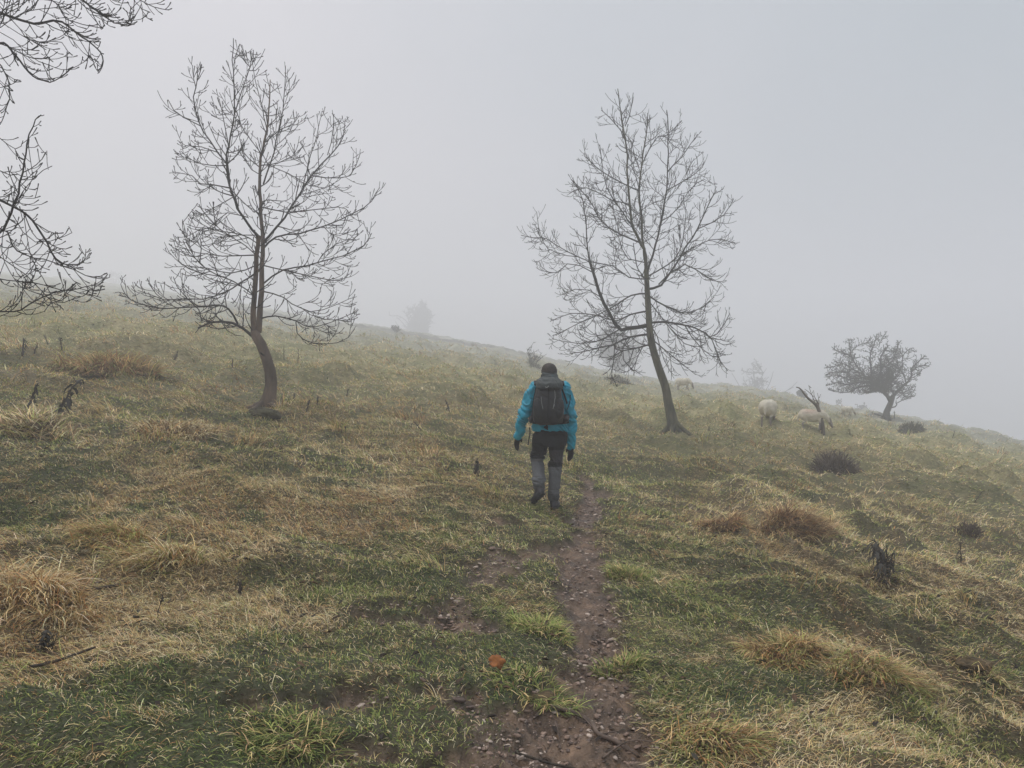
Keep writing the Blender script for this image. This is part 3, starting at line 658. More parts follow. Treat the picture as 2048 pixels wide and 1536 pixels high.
en2 = [(423, 20), (450, 80), (490, 35), (510, 110), (560, 140), (600, 200), (635, 110), (660, 180), (705, 150), (720, 230), (775, 215), (800, 340), (850, 440), (930, 500), (940, 700), (900, 860), (880, 950), (920, 1010), (935, 1130), (915, 1270), (860, 1290), (700, 1290), (640, 1270), (600, 1190), (560, 1260),
       (440, 1345), (390, 1320), (300, 1250), (190, 1240), (110, 1130), (150, 950), (85, 820), (0, 685), (0, 660), (60, 560), (190, 540), (205, 420), (265, 310), (330, 200), (340, 100), (400, 130)]
h2 = hit(1348, 856, Hn)
ASH2 = dict(ASH); ASH2.update(lw=.78, sw=.95, rmin=.0056, bud=0, curl=.34, t0=.40, L0=1.0, gap0=.115, gap=[.14, .24], step=.08, r0=.009, rat=(.34, .66))
mTwigB = mat('grey_green_bark', (.030, .029, .023), .8, spec=.2)
traced_tree('ash_tree', h2[1], c3, st2, lm2, en2, ASH2, 33, 'tall bare tree with a slender leaning trunk and egg-shaped crown, right of the walker', 'tree', 'bare trees on the hillside', seg_len=.22, dspread=.45, extra=1, backlimbs=9, trunk_mat=mBarkG, twig_mat=mTwigB, sh=(.4, .8))

# the tree whose branches reach in from beyond the left edge
c4 = lambda x, y: (x/2.3275, y/2.3275)
st3 = [([(-760, 2020), (-755, 1700), (-740, 1400), (-715, 1000), (-690, 500), (-640, 0), (-600, -500)], 70, 12)]
lm3 = [([(-735, 1450), (-500, 1330), (-250, 1210), (-100, 1130), (0, 1080), (60, 970), (105, 820), (125, 680), (165, 560), (205, 535)], 16, 1.6), ([(-720, 1050), (-450, 900), (-200, 870), (0, 935), (110, 990), (180, 1060), (230, 1150), (270, 1215), (330, 1232), (385, 1220), (400, 1160)], 14, 1.6),
       ([(-250, 1210), (0, 1060), (60, 1150), (130, 1190), (230, 1215), (330, 1250), (430, 1290), (490, 1300), (512, 1277)], 6, 1.6), ([(70, 950), (130, 860), (190, 805), (242, 773)], 2.6, 1.5), ([(225, 790), (213, 740), (218, 702)], 1.8, 1.5), ([(-400, 1300), (-150, 1480), (0, 1450), (90, 1445), (180, 1390), (280, 1355), (380, 1340), (445, 1328)], 8, 1.6),
       ([(-150, 1250), (0, 1300), (150, 1315), (300, 1350), (400, 1365), (470, 1385)], 5, 1.5), ([(110, 990), (150, 1200), (215, 1320), (240, 1400), (205, 1452)], 3, 1.5), ([(-100, 1150), (0, 1200), (120, 1280), (230, 1390), (300, 1410), (350, 1385)], 4, 1.5), ([(-300, 870), (-100, 760), (0, 800), (50, 800), (80, 840)], 4, 1.5), ([(-200, 700), (-50, 620), (10, 650), (60, 690), (95, 685), (107, 655)], 4, 1.5),
       ([(0, 935), (60, 900), (130, 830)], 2.4, 1.4), ([(60, 1000), (120, 1100), (190, 1130), (280, 1110), (330, 1090), (320, 1055)], 3, 1.4), ([(20, 1060), (10, 1180), (60, 1290), (130, 1350), (280, 1400)], 3, 1.4), ([(-690, 500), (-400, 380), (-150, 250), (0, 200), (60, 240), (120, 320), (180, 368), (260, 375), (335, 315)], 14, 2),
       ([(-680, 400), (-400, 180), (-150, 60), (0, 60), (150, 110), (270, 95), (360, 155), (430, 205), (473, 255), (476, 310), (455, 342)], 14, 1.8), ([(-150, 60), (0, -20), (150, -10), (260, 10), (300, 80), (380, 110), (480, 132)], 6, 1.6), ([(-640, 0), (-300, -120), (0, -150), (250, -80), (380, 0), (430, 35), (490, 80), (550, 110), (600, 122), (618, 82)], 13, 1.6),
       ([(250, -80), (450, -60), (560, -35), (650, 0), (720, 35), (787, 47)], 4, 1.6), ([(655, 0), (664, 60), (662, 102)], 1.8, 1.4), ([(655, 2), (635, 22), (612, 42)], 1.8, 1.4), ([(680, 12), (700, 50), (718, 68)], 1.8, 1.4), ([(380, 0), (410, 60), (455, 110), (472, 130)], 2.4, 1.4), ([(-350, 350), (-100, 240), (0, 300), (30, 345), (45, 400), (42, 470), (20, 540), (0, 580)], 6, 1.8),
       ([(0, 150), (80, 200), (150, 270), (220, 300), (250, 312)], 3, 1.5), ([(0, 100), (100, 160), (160, 195), (230, 195), (288, 197)], 3, 1.5), ([(0, 30), (80, 120), (130, 180), (215, 232)], 3, 1.5), ([(250, 60), (275, 120), (300, 160), (352, 180)], 2.4, 1.4), ([(0, 130), (100, 60), (200, 40), (300, 30)], 4, 1.5),
       ([(-80, 160), (0, 60), (60, 20), (130, -30)], 4, 1.5), ([(-60, 200), (10, 100), (50, 0)], 4, 1.5), ([(30, 345), (60, 378), (92, 380)], 2, 1.4), ([(-40, 410), (10, 405), (45, 400)], 2, 1.4), ([(0, 250), (30, 290), (48, 310)], 2.2, 1.4), ([(420, 30), (470, 0), (520, -30)], 2, 1.4), ([(500, 20), (540, 80), (570, 95)], 2, 1.4)]
en3 = [(-900, -700), (650, -300), (820, 20), (800, 60), (670, 115), (480, 140), (500, 300), (450, 360), (340, 330), (270, 400), (180, 400), (110, 330), (60, 320), (110, 385), (60, 420), (70, 500), (0, 600), (-60, 620), (110, 640), (110, 700), (80, 720), (100, 600), (150, 530), (225, 530), (160, 660), (230, 690), (250, 790), (180, 850), (230, 950), (250, 1040), (340, 1040), (340, 1110), (430, 1150), (440, 1240), (520, 1265), (510, 1310), (470, 1420), (280, 1460), (180, 1460), (0, 1500), (-400, 1700), (-900, 1700)]
ASH3 = dict(ASH); ASH3.update(stop=1, lw=.55, rmin=.0031, L0=.5, gap0=.085, gap=[.10, .10], r0=.0048, step=.045, lv=1, curl=.34, t0=.38, rat=(.35, .6))
traced_tree('ash_tree', 6.6, c4, st3, lm3, en3, ASH3, 44, 'bare near tree beyond the left edge, its budded twigs reaching in over the slope', 'tree', 'bare trees on the hillside', seg_len=.09, dspread=.16, extra=0, sh=(.25, .75))

# the hawthorn on the skyline
c5 = lambda x, y: (1640+x/7.3125, 650+y/7.3125)
st4 = [([(960, 1400), (965, 1300), (1010, 1200), (1040, 1120), (1060, 1050)], 12, 9), ([(1030, 1120), (990, 1040), (930, 980), (850, 940), (800, 860), (730, 770)], 8, 5)]
lm4 = [([(1060, 1060), (1110, 980), (1200, 900), (1290, 830), (1340, 740), (1330, 640)], 7, 3), ([(1330, 700), (1400, 620), (1500, 590), (1600, 600)], 3, 1.5), ([(1320, 650), (1420, 560), (1500, 480), (1540, 440)], 3, 1.4), ([(1080, 1020), (1040, 900), (1060, 820), (1140, 720), (1190, 600)], 4, 2), ([(1200, 600), (1210, 450), (1150, 380), (1000, 380), (850, 380)], 3, 1.5),
       ([(1210, 450), (1290, 350), (1340, 350)], 2.4, 1.3), ([(850, 900), (880, 760), (890, 600), (900, 440), (1000, 300)], 6, 2), ([(760, 800), (740, 600), (730, 440), (790, 290), (830, 130)], 4, 1.5), ([(860, 330), (890, 220), (980, 90)], 2, 1.2), ([(740, 790), (620, 720), (480, 640), (330, 560), (240, 600), (60, 630)], 5, 1.5), ([(700, 760), (560, 780), (420, 790), (300, 740), (120, 750)], 4, 1.5),
       ([(650, 720), (520, 580), (440, 440), (330, 420), (170, 320)], 4, 1.5), ([(560, 620), (460, 470), (440, 300), (420, 200)], 3, 1.4), ([(820, 880), (650, 890), (500, 930), (440, 980), (300, 990), (130, 950)], 4, 1.4), ([(860, 950), (740, 975), (600, 1010)], 3, 1.4), ([(780, 860), (600, 830), (400, 870), (250, 840), (90, 890)], 4, 1.3), ([(440, 430), (540, 300), (660, 270), (760, 260)], 3, 1.3),
       ([(1260, 860), (1230, 740), (1160, 640), (1040, 560), (960, 500)], 3, 1.4), ([(880, 650), (1020, 560), (1080, 480), (1140, 300), (1180, 230)], 3, 1.3), ([(1040, 1210), (1120, 1180), (1110, 1130)], 3, 2), ([(1110, 1150), (1200, 1100), (1300, 1060), (1380, 1040)], 2, 1.2), ([(1120, 1080), (1240, 980), (1380, 900)], 2, 1.2), ([(1330, 780), (1440, 720), (1490, 650)], 2.2, 1.2), ([(480, 640), (380, 700), (200, 680), (80, 740)], 3, 1.3)]
en4 = [(30, 640), (70, 400), (150, 380), (150, 220), (280, 280), (420, 170), (540, 180), (650, 170), (800, 110), (980, 75), (1040, 200), (1190, 210), (1340, 330), (1480, 310), (1400, 420), (1560, 430), (1650, 560), (1600, 620), (1500, 680), (1420, 860), (1400, 1040), (1250, 1110), (1130, 1150), (1000, 1020), (800, 985), (600, 1030), (430, 1005), (290, 1005), (120, 960), (60, 880), (50, 740)]
hx4, hy4 = hit(1772, 840, Hn); hy4 = min(hy4, 70); hk = hy4/56; print('hawthorn', hy4)
HAW = dict(stop=1, lw=.9, step=.15, wob=.22, curl=.10, t0=.3, rmin=.015, bud=0, lv=2, gap=[.14, .17], gap0=.10, ang=(.5, 1.2), rat=(.35, .6), L0=1.15, r0=.03)
for k_ in ('step', 'rmin', 'gap0', 'L0', 'r0'): HAW[k_] *= hk
HAW['gap'] = [g_*hk for g_ in HAW['gap']]
mHaw = bark('hawthorn_bark', (.03, .03, .024), (.055, .055, .04))
haw = traced_tree('hawthorn_tree', hy4, c5, st4, lm4, en4, HAW, 55, 'bare wind-swept hawthorn with a wide rounded crown, alone on the skyline at the right', 'tree', 'far thorn trees and bushes', seg_len=.3, dspread=.4, extra=1, backlimbs=34, trunk_mat=mHaw, twig_mat=mHaw, sh=(.35, .7))

# small bare bushes and trees fading into the fog
def bush(u, v, Yd, wpx, hpx, label, seed, stems=5, name='thorn_bush', lv=2, rm=.5, dens=1.0, spread=.7, trunk=0.1, group='far thorn trees and bushes', sink=0):
    Yd = Yd or min(hit(u, v+2, Hn)[1], 230); rm = rm*Yd/F
    rng = np.random.RandomState(seed); b = ray(u, v, Yd); g = gz(b.x, Yd) if not sink else b.z
    g = min(g, b.z) if sink else g
    sc = Yd/F; Wd, Ht = wpx*sc, hpx*sc
    if sink: g = gz(b.x, Yd)
    Ht2 = Ht + max(0, b.z-g)
    o = empty(name, (b.x, Yd, g)); tag(o, label, 'tree' if 'tree' in name else 'bush', group)
    z0 = Ht2-Ht
    def env(q): return (q[0]/(Wd*.52))**2+(q[1]/(Wd*.52))**2+((q[2]-z0-Ht*.55)/(Ht*.5))**2 < .95+1.3*(float(vn(np.array([math.atan2(q[2]-z0-Ht*.4, q[0])*1.6+seed]), np.array([q[1]/Ht*2]), 3)[0])-.5) or q[2] < z0+Ht*.35 and abs(q[0]) < Wd*.3
    T1, T2 = Tubes(), Tubes()
    if sink: T2 = T1
    A = dict(step=Ht*.06, wob=.24, curl=.12, t0=.2, rmin=rm, bud=0, lv=lv, gap=[Ht*.085/dens]*3, gap0=Ht*.1, ang=(.45, 1.1), rat=(.35, .6), L0=Ht*.5, r0=rm*2)
    for i in range(stems):
        a = rng.rand()*6.28; s_ = spread*(.3+rng.rand()); P = [np.array([rng.randn()*.05*Wd, rng.randn()*.05*Wd, -.1])]; d = nrm(np.array([math.cos(a)*s_, math.sin(a)*s_, 1.]))
        L = z0+Ht*(.6+.3*rng.rand()); n = 9
        for j in range(n):
            d = nrm(d+rng.randn(3)*.12); P.append(P[-1]+d*L/n)
        rad = np.linspace(Ht*.012+rm, rm, n+1)
        T1.add(P, rad, 6)
        P = np.array(P)
        for j in range(int(16*dens)):
            t = .2+.8*rng.rand(); f = t*n; k = min(int(f), n-1); q = P[k]+(P[k+1]-P[k])*(f-k); ph = rng.rand()*6.28
            nd = nrm(np.array([math.cos(ph), math.sin(ph), .35+.6*rng.rand()]))
            grow(T2, q, nd, Ht*(.25+.35*rng.rand()), rm*1.8, 0, rng, A, env)
    T1.build('crown' if sink else 'stem', mHaw, o)
    if not sink: T2.build('twigs', mHaw, o)
    return o
bush(1240, 748, 112, 104, 112, 'dense bare grey bush on the skyline behind the leaning tree, right of the walker', 61, stems=9, rm=.38, dens=1.1, spread=.7, name='thorn_bush', sink=1)
bush(1068, 727, None, 34, 44, 'little bare bush on the skyline just above the walker', 62, stems=5, rm=.30, dens=.55, spread=.9)
bush(792, 662, None, 34, 16, 'low scraggy bush on the crest, left of the fog-grey tree', 63, stems=4, rm=.4, dens=.6, spread=1.3)
bush(840, 672, 210, 54, 76, 'pale upright tree almost lost in the fog above the crest', 64, stems=9, name='fog_tree', rm=.6, dens=1.5, spread=.3, sink=1)
bush(1496, 782, 135, 66, 80, 'faint round tree fading in the fog between the leaning tree and the hawthorn', 65, stems=7, name='fog_tree', rm=.45, dens=1.3, spread=.6, sink=1)
bush(1695, 829, 110, 68, 34, 'very faint low bush just left of the hawthorn trunk', 66, stems=6, rm=.6, dens=.9, spread=1.2, sink=1)
bush(222, 570, 220, 70, 30, 'faint straggly bush on the crest at the left', 67, stems=6, rm=.4, dens=.7, spread=1.2, sink=1)
bush(1604, 824, 78, 17, 20, 'small rounded grey-green bush behind the forked dead branch', 68, stems=9, rm=.45, dens=1.6, spread=.8)
# ------------------------------------------------------------------ dead plants, sticks, small things
mDead = mat('dead_stalk', (.030, .024, .020), .85, scale=60, col2=(.07, .055, .04)); mDeadG = mat('dead_leaf_dark', (.025, .028, .024), .75, scale=50, col2=(.06, .05, .038))
mHeath = mat('heather_stem', (.07, .052, .04), .85, scale=30, col2=(.14, .11, .08))
mRush = mat('rush', (.07, .08, .05), .8, scale=30, col2=(.13, .12, .07))
def leafquads(P, rng, n, ln, wd, m, parent, name='withered_leaf'):
    V, T = [], []
    for i in range(n):
        f = rng.rand()*(len(P)-1); k = min(int(f), len(P)-2); q = P[k]+(P[k+1]-P[k])*(f-k); a = rng.rand()*6.28
        h = np.array([math.cos(a), math.sin(a), 0]); s = np.array([-h[1], h[0], 0]); L = ln*(.5+rng.rand()); w_ = wd*(.5+rng.rand()); o = len(V)*1
        pts = [q]; d = h*.8+np.array([0, 0, .3])
        for j in range(4): d = nrm(d+np.array([0, 0, -.55])+rng.randn(3)*.25); pts.append(pts[-1]+d*L/4)
        b = sum(len(v) for v in V)
        tw = [w_*.3, w_, w_*.8, w_*.5, w_*.1]
        V.append(np.concatenate([[p-s*t*.5+rng.randn(3)*w_*.15, p+s*t*.5+rng.randn(3)*w_*.15] for p, t in zip(pts, tw)]))
        T += [[b+2*j, b+2*j+1, b+2*j+3, b+2*j+2] for j in range(4)]
    return np_mesh(name, np.concatenate(V), np.array(T), m, parent)
def dead_plant(u, v, hpx, leanpx, label, seed, stems=1, leaves=30, wpx=4, lf=.35, spread=.0, name='dead_thistle', cat='dead plant', group='dead plants standing in the grass', m1=None, m2=None, hook=0, base=None):
    rng = np.random.RandomState(seed); c = base or at(u, v); sc = c.y/F; H_ = hpx*sc
    o = empty(name, c); tag(o, label, cat, group); T = Tubes(); Ps = []
    for i in range(stems):
        k = 1 if i == 0 else .45+.5*rng.rand(); lx = leanpx*sc*k+(rng.randn()*spread*H_ if i else 0); ly = rng.randn()*.15*H_
        n = 9; P = []
        for j in range(n):
            t = j/(n-1); hk = .45*hook*max(0, t-.75)/.25
            P.append([lx*t**1.3+hk*H_*.12, ly*t, -.03+H_*k*(t if not hook else t-.12*hk)])
        P = np.array(P)+rng.randn(n, 3)*H_*.012; P[0, :2] = [rng.randn()*.02*stems*H_, rng.randn()*.02*stems*H_]
        T.add(P, np.linspace(wpx*.5*sc, wpx*.28*sc, n)*(1 if i == 0 else .7), 6); Ps.append(P)
        for b in range(3):
            q = P[rng.randint(3, n-1)]; d = nrm(np.array([rng.randn(), rng.randn(), 1.])); T.add([q, q+d*H_*.08, q+d*H_*.15+[0, 0, H_*.03]], [wpx*.2*sc]*3, 3)
    T.build('stem', m1 or mDead, o)
    if leaves:
        for P in Ps[:1]: leafquads(P[2:], rng, leaves, H_*lf, H_*.08, m2 or mDeadG, o, 'foliage')
        if stems > 1: leafquads(np.concatenate(Ps[1:]), rng, leaves, H_*lf, H_*.07, m2 or mDeadG, o, 'foliage')
    return o
dead_plant(112, 838, 88, 34, 'taller of the two black stalks leaning right at the left edge, its tip drooping', 1, wpx=5, leaves=26, lf=.25, hook=1, name='dead_thistle')
dead_plant(57, 818, 56, 22, 'shorter black stalk leaning right, left of its taller twin', 2, wpx=5, leaves=22, lf=.25)
dead_plant(1775, 1160, 72, -15, 'black clump of dead thistle stems, the largest dead plant on the right', 3, stems=9, leaves=60, spread=.30, wpx=5, lf=.35)
dead_plant(1922, 1132, 54, -1, 'thin upright spiky stalk standing alone at the right', 4, wpx=3, leaves=10, lf=.12, name='dead_stalk')
dead_plant(1948, 1006, 26, 18, 'thin leaning twig at the right edge of the slope', 5, wpx=2, leaves=0, name='dead_stalk')
dead_plant(1945, 1132, 34, 14, 'fine leaning twig beside the spiky stalk', 55, wpx=1.5, leaves=0, name='dead_stalk')
dead_plant(950, 950, 38, 6, 'brown withered plant standing in the grass left of the walker', 6, wpx=3, leaves=26, lf=.3, stems=2, spread=.1)
dead_plant(477, 1196, 38, 1, 'stubby black stump of a dead stalk in the left foreground', 7, wpx=9, leaves=26, lf=.35, name='dead_thistle')
dead_plant(312, 1238, 62, 14, 'thin black seed stalk in the left foreground grass', 8, wpx=2.4, leaves=7, lf=.10, name='dead_stalk')
dead_plant(75, 1300, 52, 20, 'dark sprawling clump of dead plants at the lower left', 9, stems=12, leaves=70, spread=.6, wpx=3, lf=.4, name='dead_thistle')
dead_plant(690, 862, 12, 0, 'small dark stub in the grass right of the crooked tree', 10, wpx=5, leaves=8, lf=.3)
dead_plant(612, 824, 28, 6, 'withered brown stalk right of the crooked tree, its leaves hanging', 11, wpx=3, leaves=14, lf=.28)
dead_plant(634, 810, 22, 2, 'short withered stalk, second to the right of the crooked tree', 12, wpx=3, leaves=9, lf=.25)
dead_plant(588, 800, 16, 1, 'tiny stalk close to the right of the crooked trunk', 13, wpx=2.5, leaves=5, lf=.25)
dead_plant(693, 792, 16, 3, 'short stub of a stalk in the grass, farther right of the crooked tree', 14, wpx=3, leaves=6, lf=.25)
dead_plant(45, 712, 38, 4, 'brown seeded stalk high on the slope at the left edge', 15, wpx=4, leaves=18, lf=.25)
dead_plant(68, 708, 22, 6, 'smaller brown stalk just right of the seeded one on the slope', 16, wpx=3, leaves=10, lf=.35)
dead_plant(96, 690, 22, -8, 'thin forked stalk on the slope, leaning left', 17, wpx=2.5, leaves=4, lf=.2, name='dead_stalk')
dead_plant(124, 704, 32, -4, 'reddish withered stalk on the slope with a drooping head', 18, wpx=3, leaves=12, lf=.25)
dead_plant(350, 720, 22, 6, 'twiggy brown weed in the mist left of the crooked tree', 19, stems=4, spread=.3, wpx=2, leaves=8, lf=.2)
dead_plant(465, 735, 20, -2, 'small weed just left of the crooked trunk', 20, wpx=3, leaves=6, lf=.2)
dead_plant(568, 720, 30, 0, 'thin stalk standing in the mist right of the crooked trunk', 21, wpx=1.8, leaves=0, name='dead_stalk')
dead_plant(596, 725, 28, 1, 'second thin stalk in the mist right of the crooked trunk', 22, wpx=1.8, leaves=2, lf=.1, name='dead_stalk')
dead_plant(923, 888, 12, 0, 'tiny dark weed up the slope from the withered plant', 23, wpx=2.5, leaves=5, lf=.2)
dead_plant(742, 900, 18, 0, 'thin pale-based weed in mid slope left of the walker', 24, wpx=1.6, leaves=3, lf=.2, name='dead_stalk')
dead_plant(845, 862, 22, -18, 'flattened brown weed leaning left below the crest path', 25, wpx=3, leaves=8, lf=.2)
dead_plant(900, 826, 30, -10, 'straggly brown weed left of the walker, leaning left', 26, wpx=2, leaves=6, lf=.2, stems=2, spread=.2)
dead_plant(1700, 870, 12, 1, 'small dark weed right of the forked dead branch', 27, wpx=2.2, leaves=5, lf=.25)
dead_plant(1418, 862, 10, 0, 'tiny weed left of the grazing sheep', 28, wpx=2.5, leaves=5, lf=.25)
dead_plant(1788, 838, 14, 1, 'short weed on the skyline right of the hawthorn foot', 29, wpx=2.4, leaves=5, lf=.25)
dead_plant(1905, 876, 16, 3, 'thin weed on the skyline far right', 30, wpx=1.6, leaves=3, lf=.2, name='dead_stalk')
def rush_clump(u, v, wpx, hpx, label, seed, n, m, name='heather_clump', cat='bush'):
    rng = np.random.RandomState(seed); c = at(u, v); sc = c.y/F; T = Tubes(); W_ = wpx*sc; H_ = hpx*sc
    for i in range(n):
        a = rng.rand()*6.28; r_ = math.sqrt(rng.rand())*(.65+.6*float(vn(np.array([math.cos(a)*1.7+seed]), np.array([math.sin(a)*1.7]), 3)[0])); x, y = math.cos(a)*r_*W_*.42, math.sin(a)*r_*W_*.42
        h = H_*math.sqrt(max(.08, 1-(r_*.9)**2))*(.6+.5*rng.rand()); k = 4
        d = nrm(np.array([x*1.1+rng.randn()*.1*W_, y*1.1+rng.randn()*.1*W_, h])); P = [np.array([x, y, gz(c.x+x, c.y+y)-c.z-.02])]
        for j in range(k): d = nrm(d+rng.randn(3)*.26); P.append(P[-1]+d*h/k*(1+(rng.rand() < .02)*.9))
        T.add(P, np.linspace(.9, .45, k+1)*sc*(1+rng.rand()*.7), 3)
    o = T.build(name, m); o.location = c
    return tag(o, label, cat, 'dark low bushes on the slope')
rush_clump(1672, 943, 78, 46, 'dark dense heather-like clump below the forked dead branch', 71, 620, mHeath)
rush_clump(1822, 868, 38, 24, 'small dark rounded clump near the skyline, right of the hawthorn', 72, 500, mRush)
rush_clump(1940, 1062, 44, 22, 'low grey dead clump at the right edge', 73, 260, mHeath)
rush_clump(1068, 735, 34, 9, 'dark low clump at the foot of the little bush above the walker', 74, 110, mRush)
rush_clump(1243, 762, 70, 13, 'dark scrub at the foot of the dense grey bush', 75, 220, mRush)
rush_clump(470, 836, 30, 8, 'small olive clump beside the mossy mound', 76, 120, mRush)

# forked dead branch stuck in the slope
def dead_branch():
    c = at(1645, 868); sc = c.y/F; o = empty('dead_branch', c)
    tag(o, 'pale forked dead branch standing upright in front of the sheep', 'branch')
    q = lambda x, y, d=0: np.array([((1480+x/7.877)-1645)*sc, d, (868-(760+y/7.877))*sc])
    T = Tubes(); rng = np.random.RandomState(2)
    P = spline([q(1310, 830), q(1305, 760), q(1285, 640), q(1255, 540), q(1225, 430), q(1190, 385)], 16); P[0, 2] -= .1
    T.add(P, np.linspace(3.6, 3.6, 16)*sc*np.linspace(1.15, .95, 16), 10, .12, rng)
    P2 = spline([q(1215, 425), q(1165, 370), q(1080, 300), q(1020, 235), q(975, 170), q(930, 130), q(885, 118)], 18)
    T.add(P2, np.linspace(3.0, .8, 18)*sc, 8, .12, rng)
    P3 = spline([q(1235, 440), q(1225, 380), q(1210, 330)], 6); T.add(P3, np.linspace(2.4, 1.2, 6)*sc, 7)
    T.build('limb', mDW, o)
    T = Tubes()
    for L in [[(1190, 385), (1160, 280), (1130, 180), (1115, 100)], [(1215, 340), (1180, 260), (1185, 190)], [(1160, 270), (1100, 200), (1040, 150)], [(1215, 330), (1170, 320), (1160, 300)], [(1245, 400), (1250, 300), (1240, 210)], [(1248, 290), (1280, 230)], [(1140, 210), (1170, 170)], [(1120, 130), (1090, 90)]]:
        L2 = spline([q(*p, .05*i) for i, p in enumerate(L)], 6); T.add(L2, np.linspace(.8, .4, 6)*sc, 4)
    T.build('twig', mDW, o)
mDW = mat('dead_wood', (.06, .05, .038), .85, scale=14, col2=(.13, .105, .075), bump=.006, bscale=40, stretch=(1, 1, .3))
dead_branch()

# mound at the foot of the crooked tree
def mound():
    c = at(523, 832); m_ = bmesh.new(); bmesh.ops.create_icosphere(m_, subdivisions=5, radius=1); sc = c.y/F
    co = np.array([v.co[:] for v in m_.verts]); n = fbm(co[:, 0]*2.4+9, co[:, 1]*2.4+co[:, 2]*1.7, 5, 4)
    k = 1+(n-.5)*.5
    for v, kk in zip(m_.verts, k): v.co = Vector((v.co.x*36*sc*kk, v.co.y*26*sc*kk, max(v.co.z, -.3)*17*sc*kk))
    me = bpy.data.meshes.new('moss_mound'); m_.to_mesh(me); m_.free(); me.materials.append(mMoss)
    for p in me.polygons: p.use_smooth = True
    o = bpy.data.objects.new('moss_mound', me); C.objects.link(o); o.location = c
    tag(o, 'dark mossy hump of earth at the foot of the crooked tree', 'mound')
mMoss = mat('moss', (.028, .025, .016), .95, scale=9, col2=(.075, .07, .035), bump=.03, bscale=30)
mound()

# root across the path, sticks, the orange leaf
mRoot = mat('root_bark', (.07, .05, .038), .7, scale=20, col2=(.15, .11, .085), bump=.003, bscale=90)
def ground_tube(name, px, w0, w1, label, cat, lift=.01, m=None, seed=0, side=()):
    rng = np.random.RandomState(seed); Pw = [at(u, v) for u, v in px]; c = Pw[0].copy()
    P = spline([np.array(p)-np.array(c)+np.array([0, 0, lift+rng.randn()*.004]) for p in Pw], 26); T = Tubes()
    T.add(P, np.linspace(w0, w1, 26), 9, .18, rng)
    for t, dx, dy, L in side:
        q = P[int(t*25)]; T.add([q, q+np.array([dx, dy, .02])*L*.5, q+np.array([dx, dy, -.01])*L], [w0*.4, w0*.35, w0*.25], 6)
    o = T.build(name, m or mRoot); o.location = c; tag(o, label, cat); return o
ground_tube('root', [(1100, 1422), (1150, 1432), (1180, 1450), (1198, 1475), (1230, 1492), (1275, 1516)], .010, .013, 'brown root curving across the muddy path at the bottom', 'root', .016, seed=1, side=[(.3, .3, -.9, .12), (.62, 1, .4, .1)])
ground_tube('stick', [(1110, 1452), (1116, 1478), (1120, 1504)], .007, .005, 'short stick lying in the mud left of the root', 'stick', .014, seed=2)
ground_tube('stick', [(1132, 1190), (1140, 1166), (1163, 1150)], .006, .004, 'thin bent twig lying in the middle of the muddy path', 'stick', .016, seed=3)
ground_tube('stick', [(1205, 1530), (1260, 1500), (1330, 1496)], .004, .003, 'thin dark twig at the bottom of the path, right of the root', 'stick', .02, seed=4)
ground_tube('stick', [(60, 1350), (110, 1338), (190, 1318)], .008, .005, 'dark stick lying in the grass at the lower left', 'stick', .03, seed=5, m=mDead)
ground_tube('stick', [(70, 1208), (150, 1196), (240, 1184)], .016, .008, 'dark rotten branch lying among the straw in the left foreground', 'stick', .03, seed=6, m=mDead, side=[(.5, .2, 1, .12)])
ground_tube('stick', [(1030, 1520), (1090, 1530), (1150, 1548)], .006, .005, 'dark twig lying at the bottom edge of the path', 'stick', .014, seed=7, m=mDead)
def orange_leaf():
    c = at(996, 1345); N_ = 40; V, T = [(0, 0, 0)], []
    for i in range(N_):
        a = 2*math.pi*i/N_; r_ = .038*(1+.10*math.cos(5*a)+.07*math.cos(11*a+1))*(1.1-.15*math.cos(a))
        V.append((math.cos(a)*r_, math.sin(a)*r_*.9, .006*math.sin(2*a)+.010*math.cos(3*a)))
    V = np.array(V); T = np.array([(0, 1+i, 1+(i+1) % N_) for i in range(N_)])
    V2 = V.copy(); V2[1:] = V[1:]*.55; V2[1:, 2] += .003      # inner ring so the blade can cup
    VV = np.concatenate([V2, V[1:]]); q = np.array([(1+i, 1+N_+i, 1+N_+(i+1) % N_, 1+(i+1) % N_) for i in range(N_)])
    o = np_mesh('fallen_leaf', VV, [T, q], mat('orange_leaf', (.20, .065, .015), .6, scale=60, col2=(.32, .12, .025), bump=.002, bscale=150), smooth=True)
    s = o.modifiers.new('s', 'SOLIDIFY'); s.thickness = .0012
    o.location = (c.x, c.y, c.z+.05); o.rotation_euler = (R(48), R(6), R(20)); tag(o, 'single orange-brown leaf lying in the grass left of the path', 'leaf')
    T_ = Tubes(); T_.add([[-.036, 0, .002], [-.055, -.004, .0], [-.072, -.012, -.004]], [.0018, .0015, .0012], 5); T_.build('stalk', mRoot, o)
orange_leaf()
